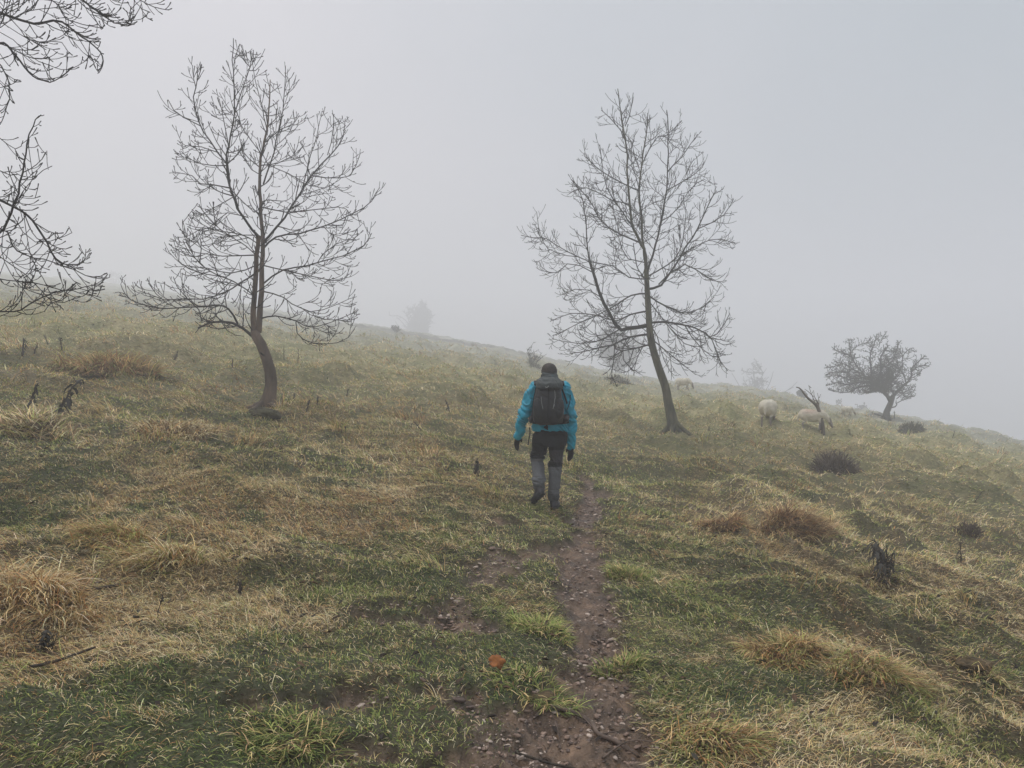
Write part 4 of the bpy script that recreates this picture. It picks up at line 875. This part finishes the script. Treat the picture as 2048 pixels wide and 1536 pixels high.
# ------------------------------------------------------------------ organic solids: closed pieces fused into one skin
def _seg(bm, a, b, ra, rb, flat=None):
    a, b = Vector(a), Vector(b); d = b-a; L = d.length
    for p, r in ((a, ra), (b, rb)):
        bmesh.ops.create_icosphere(bm, subdivisions=2, radius=r, matrix=Matrix.Translation(p))
    if L > 1e-5:
        bmesh.ops.create_cone(bm, cap_ends=True, segments=14, radius1=ra, radius2=rb, depth=L, matrix=Matrix.Translation((a+b)/2) @ d.to_track_quat('Z', 'Y').to_matrix().to_4x4())
def _ell(bm, c, r, rot=(0, 0, 0)):
    from mathutils import Euler
    bmesh.ops.create_icosphere(bm, subdivisions=3, radius=1, matrix=Matrix.Translation(c) @ Euler(rot).to_matrix().to_4x4() @ Matrix.Diagonal((*r, 1)))
def _loft(bm, rings, k=28, e=2.4):
    """rings: (x, y, z, rx, ry) super-ellipses joined into a closed shell"""
    R_ = []
    for x, y, z, rx, ry in rings:
        vs = []
        for i in range(k):
            a = 2*math.pi*i/k; c_, s_ = math.cos(a), math.sin(a)
            vs.append(bm.verts.new((x+rx*math.copysign(abs(c_)**(2/e), c_), y+ry*math.copysign(abs(s_)**(2/e), s_), z)))
        R_.append(vs)
    for a, b in zip(R_, R_[1:]):
        for i in range(k): bm.faces.new((a[i], a[(i+1) % k], b[(i+1) % k], b[i]))
    bm.faces.new(R_[0][::-1]); bm.faces.new(R_[-1])
def fuse(name, fn, vox, m, parent=None, smooth=4, disp=None, col=None):
    bm = bmesh.new(); fn(bm); bmesh.ops.recalc_face_normals(bm, faces=bm.faces)
    me = bpy.data.meshes.new(name+'_raw'); bm.to_mesh(me); bm.free()
    o = bpy.data.objects.new(name+'_raw', me); C.objects.link(o)
    r = o.modifiers.new('r', 'REMESH'); r.mode = 'VOXEL'; r.voxel_size = vox; r.use_smooth_shade = True
    if smooth:
        s = o.modifiers.new('s', 'SMOOTH'); s.factor = .5; s.iterations = smooth
    dg = bpy.context.evaluated_depsgraph_get(); ev = o.evaluated_get(dg); m2 = bpy.data.meshes.new_from_object(ev)
    bpy.data.objects.remove(o); bpy.data.meshes.remove(me); m2.name = name
    n = len(m2.vertices); co = np.empty(n*3, np.float32); m2.vertices.foreach_get('co', co); co = co.reshape(-1, 3)
    if disp:
        no = np.empty(n*3, np.float32); m2.vertices.foreach_get('normal', no); no = no.reshape(-1, 3)
        co = co+no*disp(co, no)[:, None]; m2.vertices.foreach_set('co', co.astype(np.float32).ravel())
    if col is not None:
        a = m2.color_attributes.new('col', 'FLOAT_COLOR', 'POINT'); c4 = np.ones((n, 4), np.float32); c4[:, :3] = col(co); a.data.foreach_set('color', c4.ravel())
    m2.materials.clear(); m2.materials.append(m)
    for p in m2.polygons: p.use_smooth = True
    m2.update(); o = bpy.data.objects.new(name, m2); C.objects.link(o)
    if parent is not None: o.parent = parent
    return o

# ------------------------------------------------------------------ the walker (local frame: x right, y ahead, z up; metres)
pc = at(1103, 1016)
PY = pc.y; PX = (1103-1024)/F*PY; PK = PY/9.4; print('walker at', PY)
PZ = gz(PX, PY)
K = 1.352e-3     # metres per crop pixel at the walker
def q_(x, y, d=0.0): return (( x-555)*K, d, (1435-y)*K)
walker = empty('person', (PX, PY, PZ-.012)); walker.scale = (PK, PK, PK); tag(walker, 'person walking away up the path in a teal jacket, grey trousers and dark beanie', 'person')
SHL, SHR = q_(405, 345, -.02), q_(672, 345, -.02); ELL, ELR = q_(305, 575, -.06), q_(728, 600, -.03); WRL, WRR = q_(258, 770, .02), q_(732, 865, .03)
HPL, HPR = q_(455, 800, 0), q_(605, 800, 0); KNL, KNR = q_(432, 1010, .10), q_(592, 1045, .03); ANL, ANR = q_(440, 1235, -.17), q_(572, 1350, .0)
HEAD = q_(537, 178, .10)
mSkin = mat('skin', (.42, .26, .19), .55)
def fingers(bm, w_, el, side, r=.0085, curl=.55, k=1.0):
    w_ = Vector(w_); d = (w_-Vector(el)).normalized(); fw = Vector((side*.8, .6, 0)); fw = (fw-d*fw.dot(d)).normalized(); nx = d.cross(fw)*side
    pl = w_+d*.052*k
    kp = k*min(1, r/.0112+.02)
    _seg(bm, w_, w_+d*.03, .024*kp, .027*kp)
    for i, o in enumerate((-.026, -.009, .009, .026)):
        _seg(bm, w_+d*.012+fw*o*.7, w_+d*.085*k+fw*o, .014*kp, .0125*kp)
    Ls = (.066, .080, .074, .058)
    for i, (o, L) in enumerate(zip((.027, .009, -.009, -.026), Ls)):
        p = w_+d*.085*k+fw*o*1.05; dd = d.copy()
        for j, f in enumerate((.45, .32, .25)):
            dd = (dd+nx*curl*(.5+.15*i)*.6).normalized(); p2 = p+dd*L*f*k; _seg(bm, p, p2, r*k*(1-.08*j), r*k*(.92-.08*j)); p = p2
    p = w_+d*.028+fw*.022; p2 = p+(fw*.8+d*.6+nx*.25).normalized()*.036; p3 = p2+(d*1.0+fw*.15+nx*.25).normalized()*.03
    _seg(bm, p, p2, .0125*kp, .0115*kp); _seg(bm, p2, p3, .0115*kp, .0095*kp)
def foot(bm, an, tip, hl, k=1.0):
    an, tip, hl = Vector(an), Vector(tip), Vector(hl)
    _seg(bm, an, hl, .042*k, .034*k); _seg(bm, hl, (hl+tip)/2, .034*k, .042*k); _seg(bm, (hl+tip)/2, tip, .042*k, .030*k); _seg(bm, an, (hl+tip)/2, .042*k, .040*k)
FTL = q_(388, 1345, -.07); FHL = q_(458, 1262, -.23)      # toes down and out, heel lifted
FTR = (.085, .17, .045); FHR = q_(570, 1398, -.05)
def body(bm):
    _loft(bm, [(0, 0, .80, .13, .10), (0, 0, .88, .165, .12), (0, 0, 1.0, .155, .115), (-.01, .0, 1.12, .145, .11), (-.02, .01, 1.25, .165, .12), (-.02, .02, 1.38, .18, .115), (-.02, .035, 1.47, .14, .09), (-.02, .05, 1.53, .065, .06)])
    _seg(bm, (-.02, .05, 1.48), (-.024, .085, 1.62), .058, .054)
    _ell(bm, (HEAD[0], .10, 1.665), (.076, .098, .108), (R(-22), 0, 0))
    _ell(bm, (HEAD[0], .175, 1.60), (.045, .035, .04))                          # chin and jaw
    _seg(bm, (HEAD[0], .196, 1.665), (HEAD[0], .205, 1.635), .010, .014)         # nose
    for s in (-1, 1):
        _ell(bm, (HEAD[0]+s*.079, .095, 1.64), (.012, .02, .032))                # ears
        _ell(bm, (HEAD[0]+s*.03, .183, 1.672), (.014, .01, .009))                # brow and lids
    for sh, el, wr, s in ((SHL, ELL, WRL, -1), (SHR, ELR, WRR, 1)):
        _seg(bm, sh, el, .055, .042); _seg(bm, el, wr, .042, .027); fingers(bm, wr, el, -s, .0080, .62, 1.12)
    for hp, kn, an, tip, hl in ((HPL, KNL, ANL, FTL, FHL), (HPR, KNR, ANR, FTR, FHR)):
        _seg(bm, hp, kn, .085, .055); _seg(bm, kn, tuple(Vector(kn).lerp(Vector(an), .35)), .055, .056); _seg(bm, tuple(Vector(kn).lerp(Vector(an), .35)), an, .056, .036); foot(bm, an, tip, hl, .9)
fuse('body', body, .009, mSkin, walker, 3)
def folds(scale=1.0, a=.010, diag=1.0, seed=0):
    def f(co, no):
        n1 = vn(co[:, 2]*23*scale+co[:, 0]*19*diag+4*vn(co[:, 2]*7, co[:, 0]*9, 2)+seed, co[:, 0]*9+co[:, 1]*9+seed*3, 5+seed)
        n2 = vn(co[:, 2]*18*scale-co[:, 0]*11*diag, co[:, 1]*7+co[:, 0]*5, 8+seed); r_ = 1-np.abs(2*n1-1)
        return (a*(r_*.9+n2*.8-.85)).astype(np.float32)
    return f
mJack = mat('teal_jacket', (.002, .26, .38), .55, noise=.22, scale=14, bump=.004, bscale=26, spec=.4)
def jacket(bm):
    _loft(bm, [(-.015, 0, .955, .222, .142), (-.015, 0, 1.0, .218, .142), (-.015, 0, 1.10, .200, .135), (-.02, 0, 1.22, .195, .14), (-.02, .01, 1.34, .205, .145), (-.02, .015, 1.43, .205, .13), (-.02, .03, 1.50, .165, .11), (-.022, .05, 1.555, .105, .09), (-.022, .07, 1.60, .082, .082)], e=2.3)
    for sh, el, wr in ((SHL, ELL, WRL), (SHR, ELR, WRR)):
        s_ = Vector(sh); e_ = Vector(el); w_ = Vector(wr); inn = Vector((-.02, .02, 1.46)).lerp(s_, .5)
        _seg(bm, tuple(inn), sh, .085, .084); _seg(bm, sh, tuple(s_.lerp(e_, .5)), .086, .080); _seg(bm, tuple(s_.lerp(e_, .5)), el, .080, .073)
        _seg(bm, el, tuple(e_.lerp(w_, .55)), .073, .062); _seg(bm, tuple(e_.lerp(w_, .55)), tuple(e_.lerp(w_, 1.0)), .062, .055)
    _seg(bm, (-.10, .02, 1.575), (-.05, -.01, 1.60), .040, .045); _seg(bm, (-.05, -.01, 1.60), (.03, .0, 1.59), .045, .04)   # folded-down hood
fuse('jacket', jacket, .0075, mJack, walker, 2, folds(1.0, .027, 1.0, 1))
Tz = Tubes()
for s in ((1, ELR, WRR),):
    e_ = Vector(s[1]); w_ = Vector(s[2])
mTrou = mat('trousers_cloth', (1, 1, 1), .8, attr='col', noise=.15, scale=60, bump=.002, bscale=70, spec=.2)
def trousers(bm):
    _loft(bm, [(0, 0, .77, .165, .125), (0, 0, .84, .195, .14), (0, 0, .92, .195, .14), (0, 0, 1.04, .19, .125)], e=2.5)
    for hp, kn, an in ((HPL, KNL, ANL), (HPR, KNR, ANR)):
        h_, k_, a_2 = Vector(hp), Vector(kn), Vector(an); m1 = h_.lerp(k_, .55)
        _seg(bm, hp, tuple(m1), .108, .088); _seg(bm, tuple(m1), kn, .088, .078); _seg(bm, kn, tuple(k_.lerp(a_2, .5)), .079, .074); _seg(bm, tuple(k_.lerp(a_2, .5)), tuple(k_.lerp(a_2, .93)), .074, .072)
def tcol(co):
    z = co[:, 2]; x = co[:, 0]; L = x < -.04
    blk = np.array([.012, .013, .015]); gry = np.array([.105, .110, .115]); dgr = np.array([.045, .043, .048]); kn = np.array([.016, .017, .018])
    c = np.tile(gry, (len(co), 1)).astype(float)
    zk = np.where(L, .615, .515)
    c[z > zk] = blk
    thigh = (~L) & (z < .725+.05*(x-.06)) & (z > .575); c[thigh] = dgr
    c[(~L) & (z > .515) & (z < .575)] = kn
    low = (z < np.where(L, .34, .19)); c[low] = c[low]*.62
    return c
def tdisp(co, no):
    z = co[:, 2]; L = co[:, 0] < -.04; a = folds(.8, .014, .6, 4)(co, no)
    kz = np.where(L, .615, .515); k = np.exp(-((z-kz-.03)/.07)**2); hem = np.exp(-((z-np.where(L, .36, .20))/.06)**2)
    return a*(.7+1.6*k+1.4*hem)+.006*np.sin(z*230)*(k+hem*.8)
fuse('trousers', trousers, .0075, mTrou, walker, 2, tdisp, tcol)
mGlove = mat('black_glove', (.012, .011, .014), .7, bump=.001, bscale=120)
for wr, el, s in ((WRL, ELL, -1), (WRR, ELR, 1)):
    def gl(bm):
        w_ = Vector(wr); d = (w_-Vector(el)).normalized(); _seg(bm, tuple(w_-d*.09), wr, .036, .036); fingers(bm, wr, el, -s, .0112, .62, 1.14)
    fuse('glove', gl, .0045, mGlove, walker, 1)
mBoot = mat('boot_leather', (.022, .022, .026), .5, noise=.3, scale=40, bump=.002, bscale=80); mSole = mat('boot_sole', (.012, .012, .012), .8)
for an, tip, hl, kn in ((ANL, FTL, FHL, KNL), (ANR, FTR, FHR, KNR)):
    def bt(bm):
        a_2 = Vector(an); u_ = (Vector(kn)-a_2).normalized(); foot(bm, an, tip, hl, 1.12); _seg(bm, an, tuple(a_2+u_*.09), .052, .056)
    b = fuse('boot', bt, .006, mBoot, walker, 2)
    def sl(bm):
        t_, h_ = Vector(tip), Vector(hl); d = (t_-h_).normalized(); up = (Vector(an)-(t_+h_)/2); up = (up-d*up.dot(d)).normalized(); s_ = d.cross(up)
        for f, w2 in ((-.15, .026), (.05, .034), (.3, .032), (.55, .036), (.8, .040), (1.0, .036), (1.14, .022)):
            p = h_.lerp(t_, f)-up*.036; _seg(bm, tuple(p-s_*w2*.55), tuple(p+s_*w2*.55), .014, .014)
        for f in (0, .2, .4, .6, .8, 1.0):
            p = h_.lerp(t_, f)-up*.036; _seg(bm, tuple(p-d*.02-s_*.012), tuple(p+d*.03+s_*.012), .015, .015)
    so_ = fuse('sole', sl, .006, mSole, None, 1); so_.parent = b
mBean = mat('beanie_knit', (.055, .050, .048), .95, scale=90, col2=(.095, .083, .075), bump=.003, bscale=160)
def bean(bm):
    _ell(bm, (HEAD[0], .085, 1.70), (.094, .112, .082), (R(-20), 0, 0)); _loft(bm, [(HEAD[0], .09, 1.662, .089, .104), (HEAD[0], .086, 1.68, .092, .108), (HEAD[0], .084, 1.70, .091, .108)], e=2.0)
fuse('beanie', bean, .005, mBean, walker, 3, lambda co, no: (.0018*np.sin(np.arctan2(co[:, 1]-.085, co[:, 0]-HEAD[0])*44)+.003*(vn(co[:, 0]*30, co[:, 2]*40, 4)-.5)).astype(np.float32))
def cuff(bm):
    for i in range(24):
        a, b_ = 2*math.pi*i/24, 2*math.pi*(i+1)/24; f = lambda t, z: (HEAD[0]+.088*math.cos(t), .088+.101*math.sin(t), z+.018*math.sin(t))
        for z in (1.668, 1.682, 1.696): _seg(bm, f(a, z), f(b_, z), .011, .011)
fuse('beanie_brim', cuff, .005, mat('brim_knit', (.035, .034, .035), .95, scale=90, col2=(.06, .055, .052), bump=.003, bscale=160), walker, 1)
mScarf = mat('neck_gaiter', (.045, .055, .056), .9, scale=30, col2=(.075, .086, .085), bump=.003, bscale=60)
def gait(bm):
    for z, rx, yy in ((1.655, .072, .06), (1.63, .085, .05), (1.60, .098, .045), (1.57, .11, .04), (1.54, .12, .03)):
        for i in range(22):
            a = 2*math.pi*i/22; b_ = 2*math.pi*(i+1)/22
            _seg(bm, (HEAD[0]+rx*math.cos(a), yy+rx*.85*math.sin(a), z+.010*math.sin(a*2+z*50)), (HEAD[0]+rx*math.cos(b_), yy+rx*.85*math.sin(b_), z+.010*math.sin(b_*2+z*50)), .022, .022)
fuse('neck_gaiter', gait, .006, mScarf, walker, 2)
# dark seams on the jacket
mSeam = mat('seam', (.003, .07, .095), .6)

# ------------------------------------------------------------------ backpack (worn, but liftable: a thing of its own)
pack = empty('backpack', (PX, PY, PZ-.012)); pack.scale = (PK, PK, PK); tag(pack, 'black rucksack with grey-green lid and two pale zips on the walker’s back', 'backpack')
mPack = mat('black_nylon', (.009, .010, .011), .55, noise=.5, scale=12, bump=.003, bscale=40, spec=.45)
mPackG = mat('grey_nylon', (.018, .020, .022), .6, noise=.35, scale=12, bump=.003, bscale=50, spec=.35)
mLid = mat('lid_nylon', (.030, .038, .038), .65, scale=14, col2=(.05, .06, .057), bump=.004, bscale=40)
X0 = (515-555)*K
def px_(x): return (x-555)*K
def pz_(y): return (1435-y)*K
def bag(bm):
    _loft(bm, [(X0, -.235, pz_(665), .10, .05), (X0+.002, -.25, pz_(645), .165, .085), (X0+.002, -.26, pz_(590), .185, .115), (X0, -.26, pz_(530), .182, .125), (X0, -.25, pz_(450), .165, .12), (X0+.005, -.24, pz_(380), .152, .11), (X0+.01, -.225, pz_(330), .142, .095), (X0+.01, -.21, pz_(300), .12, .07)], e=2.6)
fuse('main_bag', bag, .007, mPack, pack, 3, folds(.5, .008, .6, 7))
def pockets(bm):
    for s, cx in ((-1, px_(430)), (1, px_(610))):
        _ell(bm, (cx, -.35, pz_(535)), (.055, .05, .105), (0, s*R(4), 0))
for s, cx in ((-1, px_(425)), (1, px_(612))):
    def pk(bm): _ell(bm, (cx, -.345, pz_(520)), (.058, .052, .125), (0, s*R(5), 0))
    fuse('pocket', pk, .006, mPackG, pack, 2, folds(.6, .006, .5, 9))
def lidf(bm):
    _loft(bm, [(px_(527), -.24, pz_(350), .150, .125), (px_(527), -.245, pz_(335), .160, .14), (px_(524), -.235, pz_(300), .158, .14), (px_(522), -.21, pz_(268), .140, .115), (px_(520), -.18, pz_(248), .10, .075)], e=2.8)
lid = fuse('lid', lidf, .006, mLid, pack, 3, folds(.9, .010, .8, 12))
mBuck = mat('pale_zip', (.30, .32, .32), .5)
def strip(name, pts, w, m, parent, th=.003):
    """flat webbing along a 3-D polyline, with thickness"""
    P = spline([np.array(p) for p in pts], max(8, len(pts)*5)); T = np.gradient(P, axis=0); T /= np.linalg.norm(T, axis=1, keepdims=True)
    sd_ = np.cross(T, np.array([0, 1., 0])); ln = np.linalg.norm(sd_, axis=1, keepdims=True); sd_ = np.where(ln > .2, sd_/np.maximum(ln, 1e-6), np.array([[1., 0, 0]])); nr_ = np.cross(sd_, T)
    V = np.concatenate([P-sd_*w/2-nr_*th/2, P+sd_*w/2-nr_*th/2, P+sd_*w/2+nr_*th/2, P-sd_*w/2+nr_*th/2]); n = len(P); i = np.arange(n-1); Fq = []
    for a in range(4): b = (a+1) % 4; Fq.append(np.stack([a*n+i, b*n+i, b*n+i+1, a*n+i+1], -1))
    Fq.append(np.array([[0, n, 2*n, 3*n], [4*n-1, 3*n-1, 2*n-1, n-1]]))
    return np_mesh(name, V, np.concatenate(Fq), m, parent)
strip('zip', [(px_(450), -.386, pz_(415)), (px_(455), -.402, pz_(470)), (px_(466), -.404, pz_(522))], .0042, mBuck, pack)
strip('zip', [(px_(568), -.378, pz_(360)), (px_(572), -.386, pz_(415)), (px_(563), -.402, pz_(470)), (px_(553), -.404, pz_(520))], .0042, mBuck, pack)
strip('zip_pull', [(px_(563), -.406, pz_(480)), (px_(559), -.408, pz_(500))], .009, mBuck, pack)
mStrap = mat('webbing', (.010, .010, .012), .7)
strip('strap', [(px_(520), -.372, pz_(345)), (px_(516), -.388, pz_(420)), (px_(512), -.400, pz_(540)), (px_(512), -.385, pz_(640))], .022, mStrap, pack)
strip('strap', [(px_(415), -.20, pz_(330)), (px_(395), -.18, pz_(430)), (px_(382), -.17, pz_(560))], .018, mStrap, pack)
strip('strap', [(px_(352), -.14, pz_(690)), (px_(358), -.155, pz_(740)), (px_(347), -.16, pz_(800)), (px_(342), -.16, pz_(848))], .014, mStrap, pack)
for s, x0, x1, x2 in ((-1, 415, 392, 372), (1, 645, 668, 690)):
    def ss(bm):
        P = [Vector((px_(x0), -.16, pz_(310))), Vector((px_(x0), -.06, pz_(285))), Vector((px_((x0+x1)/2), .06, pz_(300))), Vector((px_(x1), .14, pz_(370))), Vector((px_(x1), .165, pz_(480))), Vector((px_(x2), .12, pz_(570))), Vector((px_(x2), -.02, pz_(620))), Vector((px_(x1-s*15), -.16, pz_(640)))]
        for a, b in zip(P, P[1:]): _seg(bm, tuple(a+Vector((s*.012, 0, 0))), tuple(b+Vector((s*.012, 0, 0))), .017, .017); _seg(bm, tuple(a-Vector((s*.012, 0, 0))), tuple(b-Vector((s*.012, 0, 0))), .017, .017)
    fuse('shoulder_strap', ss, .007, mStrap, pack, 2)
strip('strap', [(px_(640), -.16, pz_(345)), (px_(664), -.135, pz_(400)), (px_(690), -.11, pz_(480)), (px_(697), -.11, pz_(530))], .020, mStrap, pack)
strip('strap', [(px_(720), -.12, pz_(400)), (px_(712), -.125, pz_(470)), (px_(690), -.12, pz_(535))], .010, mStrap, pack)
def belt(bm):
    n = 30
    for i in range(n):
        a, b = 2*math.pi*i/n, 2*math.pi*(i+1)/n; f = lambda t: (-.02+.236*math.cos(t), -.005+.172*math.sin(t), pz_(645)+.012*math.sin(t))
        _seg(bm, f(a), f(b), .016, .016); g = lambda t: (f(t)[0], f(t)[1], f(t)[2]+.025); _seg(bm, g(a), g(b), .014, .014)
fuse('hip_belt', belt, .007, mStrap, pack, 2)
def sidebag(bm):
    _ell(bm, (px_(672), -.14, pz_(610)), (.045, .09, .055)); _ell(bm, (px_(366), -.13, pz_(625)), (.03, .07, .045))
def hp1(bm): _ell(bm, (px_(676), -.13, pz_(612)), (.045, .09, .055), (0, R(20), 0))
def hp2(bm): _ell(bm, (px_(366), -.13, pz_(622)), (.03, .07, .045))
mMar = mat('maroon_trim', (.055, .012, .018), .7)
fuse('hip_pocket', hp1, .006, mPack, pack, 2); fuse('hip_pocket', hp2, .006, mPack, pack, 2)
strip('trim', [(px_(652), -.215, pz_(585)), (px_(668), -.224, pz_(600)), (px_(690), -.20, pz_(612))], .014, mMar, pack)
# small pale bird-like mark on the lid
def mark():
    y0 = -.392
    s1 = strip('emblem', [(px_(488), y0, pz_(338)), (px_(500), y0-.003, pz_(334)), (px_(512), y0-.002, pz_(326)), (px_(516), y0, pz_(320))], .006, mBuck, lid, .003)
    s2 = strip('emblem', [(px_(486), y0, pz_(328)), (px_(496), y0-.003, pz_(333)), (px_(505), y0-.003, pz_(336))], .005, mBuck, lid, .003)
mark()

# ------------------------------------------------------------------ sheep
mWool = mat('wool', (1, 1, 1), .95, attr='col', noise=.12, scale=8, bump=.02, bscale=22); mFace = mat('sheep_face', (.30, .26, .22), .8)
def sheep(u, v, Yd, h, rz, label, seed, graze=True, rump=0, Ybase=None):
    x = (u-1024)/F*Yd; z = gz(x, Yd); o = empty('sheep', (x, Yd, z), rz); tag(o, label, 'sheep', 'sheep grazing in the mist'); k = h/.78; o.scale = (k, k, k)
    def b(bm):      # faces +x
        _ell(bm, (0, 0, .53), (.44, .215, .215)); _ell(bm, (.24, 0, .55), (.24, .205, .21), (0, R(-10), 0)); _ell(bm, (-.24, 0, .54), (.24, .22, .22)); _ell(bm, (.05, 0, .47), (.32, .20, .20))
        nk = [(.38, 0, .56), (.52, 0, .46), (.62, 0, .28)] if graze else [(.38, 0, .60), (.50, 0, .74), (.56, 0, .84)]
        _seg(bm, nk[0], nk[1], .14, .10); _seg(bm, nk[1], nk[2], .10, .07)
        hd = (.70, 0, .10) if graze else (.70, 0, .80)
        _seg(bm, nk[2], tuple(Vector(nk[2]).lerp(Vector(hd), .5)), .075, .062); _seg(bm, tuple(Vector(nk[2]).lerp(Vector(hd), .5)), hd, .062, .036)
        for s in (-1, 1):
            q = Vector(nk[2])+Vector((-.01, s*.05, .03)); _seg(bm, tuple(q), tuple(q+Vector((-.03, s*.10, -.01))), .022, .012)
            _seg(bm, (.27, s*.11, .45), (.27, s*.11, .24), .075, .036); _seg(bm, (.27, s*.11, .24), (.27+.03*s, s*.11, .0), .030, .026)
            _seg(bm, (-.28, s*.12, .48), (-.22, s*.12, .33), .11, .06); _seg(bm, (-.22, s*.12, .33), (-.33, s*.12, .23), .05, .033); _seg(bm, (-.33, s*.12, .23), (-.31-.02*s, s*.12, .0), .03, .026)
        _seg(bm, (-.44, 0, .58), (-.49, 0, .36), .045, .03)
    def c(co):
        cc = np.tile([.56, .52, .42], (len(co), 1)); dirt = np.clip((.5-co[:, 2])*2.2, 0, 1)[:, None]*.35; cc = cc*(1-dirt)+np.array([.26, .21, .16])*dirt
        if rump:
            e = np.exp(-(((co[:, 0]+.08)/.30)**2+((co[:, 2]-.74)/.13)**2))[:, None]*rump; cc = cc*(1-e)+np.array([.46, .27, .20])*e
        leg = (co[:, 2] < .27)[:, None]; face = (co[:, 0] > .60)[:, None]; return np.where(leg | face, np.array([.20, .17, .145]), cc)
    fuse('body', b, .016, mWool, o, 3, lambda co, no: (.018*(vn(co[:, 0]*16, co[:, 2]*16+co[:, 1]*14, seed)-.5)*(co[:, 2] > .30)).astype(np.float32), c)
    return o
hs1 = hit(1540, 850, Hn); hs2 = hit(1636, 857, Hn)
sheep(1537, 850, hs1[1], 54*hs1[1]/F, R(60), 'pale sheep grazing at the left, clear of the dead branch, legs showing', 1)
sheep(1624, 862, hit(1624, 859, Hn)[1], 42*hit(1624, 859, Hn)[1]/F, R(-22), 'sheep with a reddish mark on its back, grazing behind the forked dead branch', 2, rump=.6)
hs5 = hit(1366, 775, Hn)
hs6 = hit(1366, 780, Hn)
sheep(1366, 777, hs6[1], 25*hs6[1]/F, R(-35), 'distant grey sheep on the skyline right of the leaning trunk', 3)
hs7 = hit(1694, 834, Hn)
sheep(1694, 832, hs7[1], 20*hs7[1]/F, R(8), 'faintest sheep, head down in the mist left of the hawthorn trunk', 4)

# ------------------------------------------------------------------ the mist
def haze():
    x1, z0, z1 = RMAX+4, ZMIN-1.0, max(ZMAX+1.5, 12)
    m_ = bmesh.new(); bmesh.ops.create_cube(m_, size=1); me = bpy.data.meshes.new('haze')
    for v in m_.verts: v.co = Vector((v.co.x*2*x1, v.co.y*2*x1, z0 if v.co.z < 0 else z1))
    m_.to_mesh(me); m_.free(); m = bpy.data.materials.new('haze'); m.use_nodes = True; t = m.node_tree; t.nodes.clear()
    o_ = t.nodes.new('ShaderNodeOutputMaterial'); p = t.nodes.new('ShaderNodeVolumePrincipled'); p.inputs['Density'].default_value = HAZE_DENSITY
    p.inputs['Color'].default_value = (.958, .964, .995, 1); p.inputs['Anisotropy'].default_value = .35; t.links.new(p.outputs[0], o_.inputs['Volume'])
    me.materials.append(m); o = bpy.data.objects.new('haze', me); C.objects.link(o); tag(o, 'pale mist over the whole hillside', kind='stuff')
    print('haze box', z0, z1)
haze()
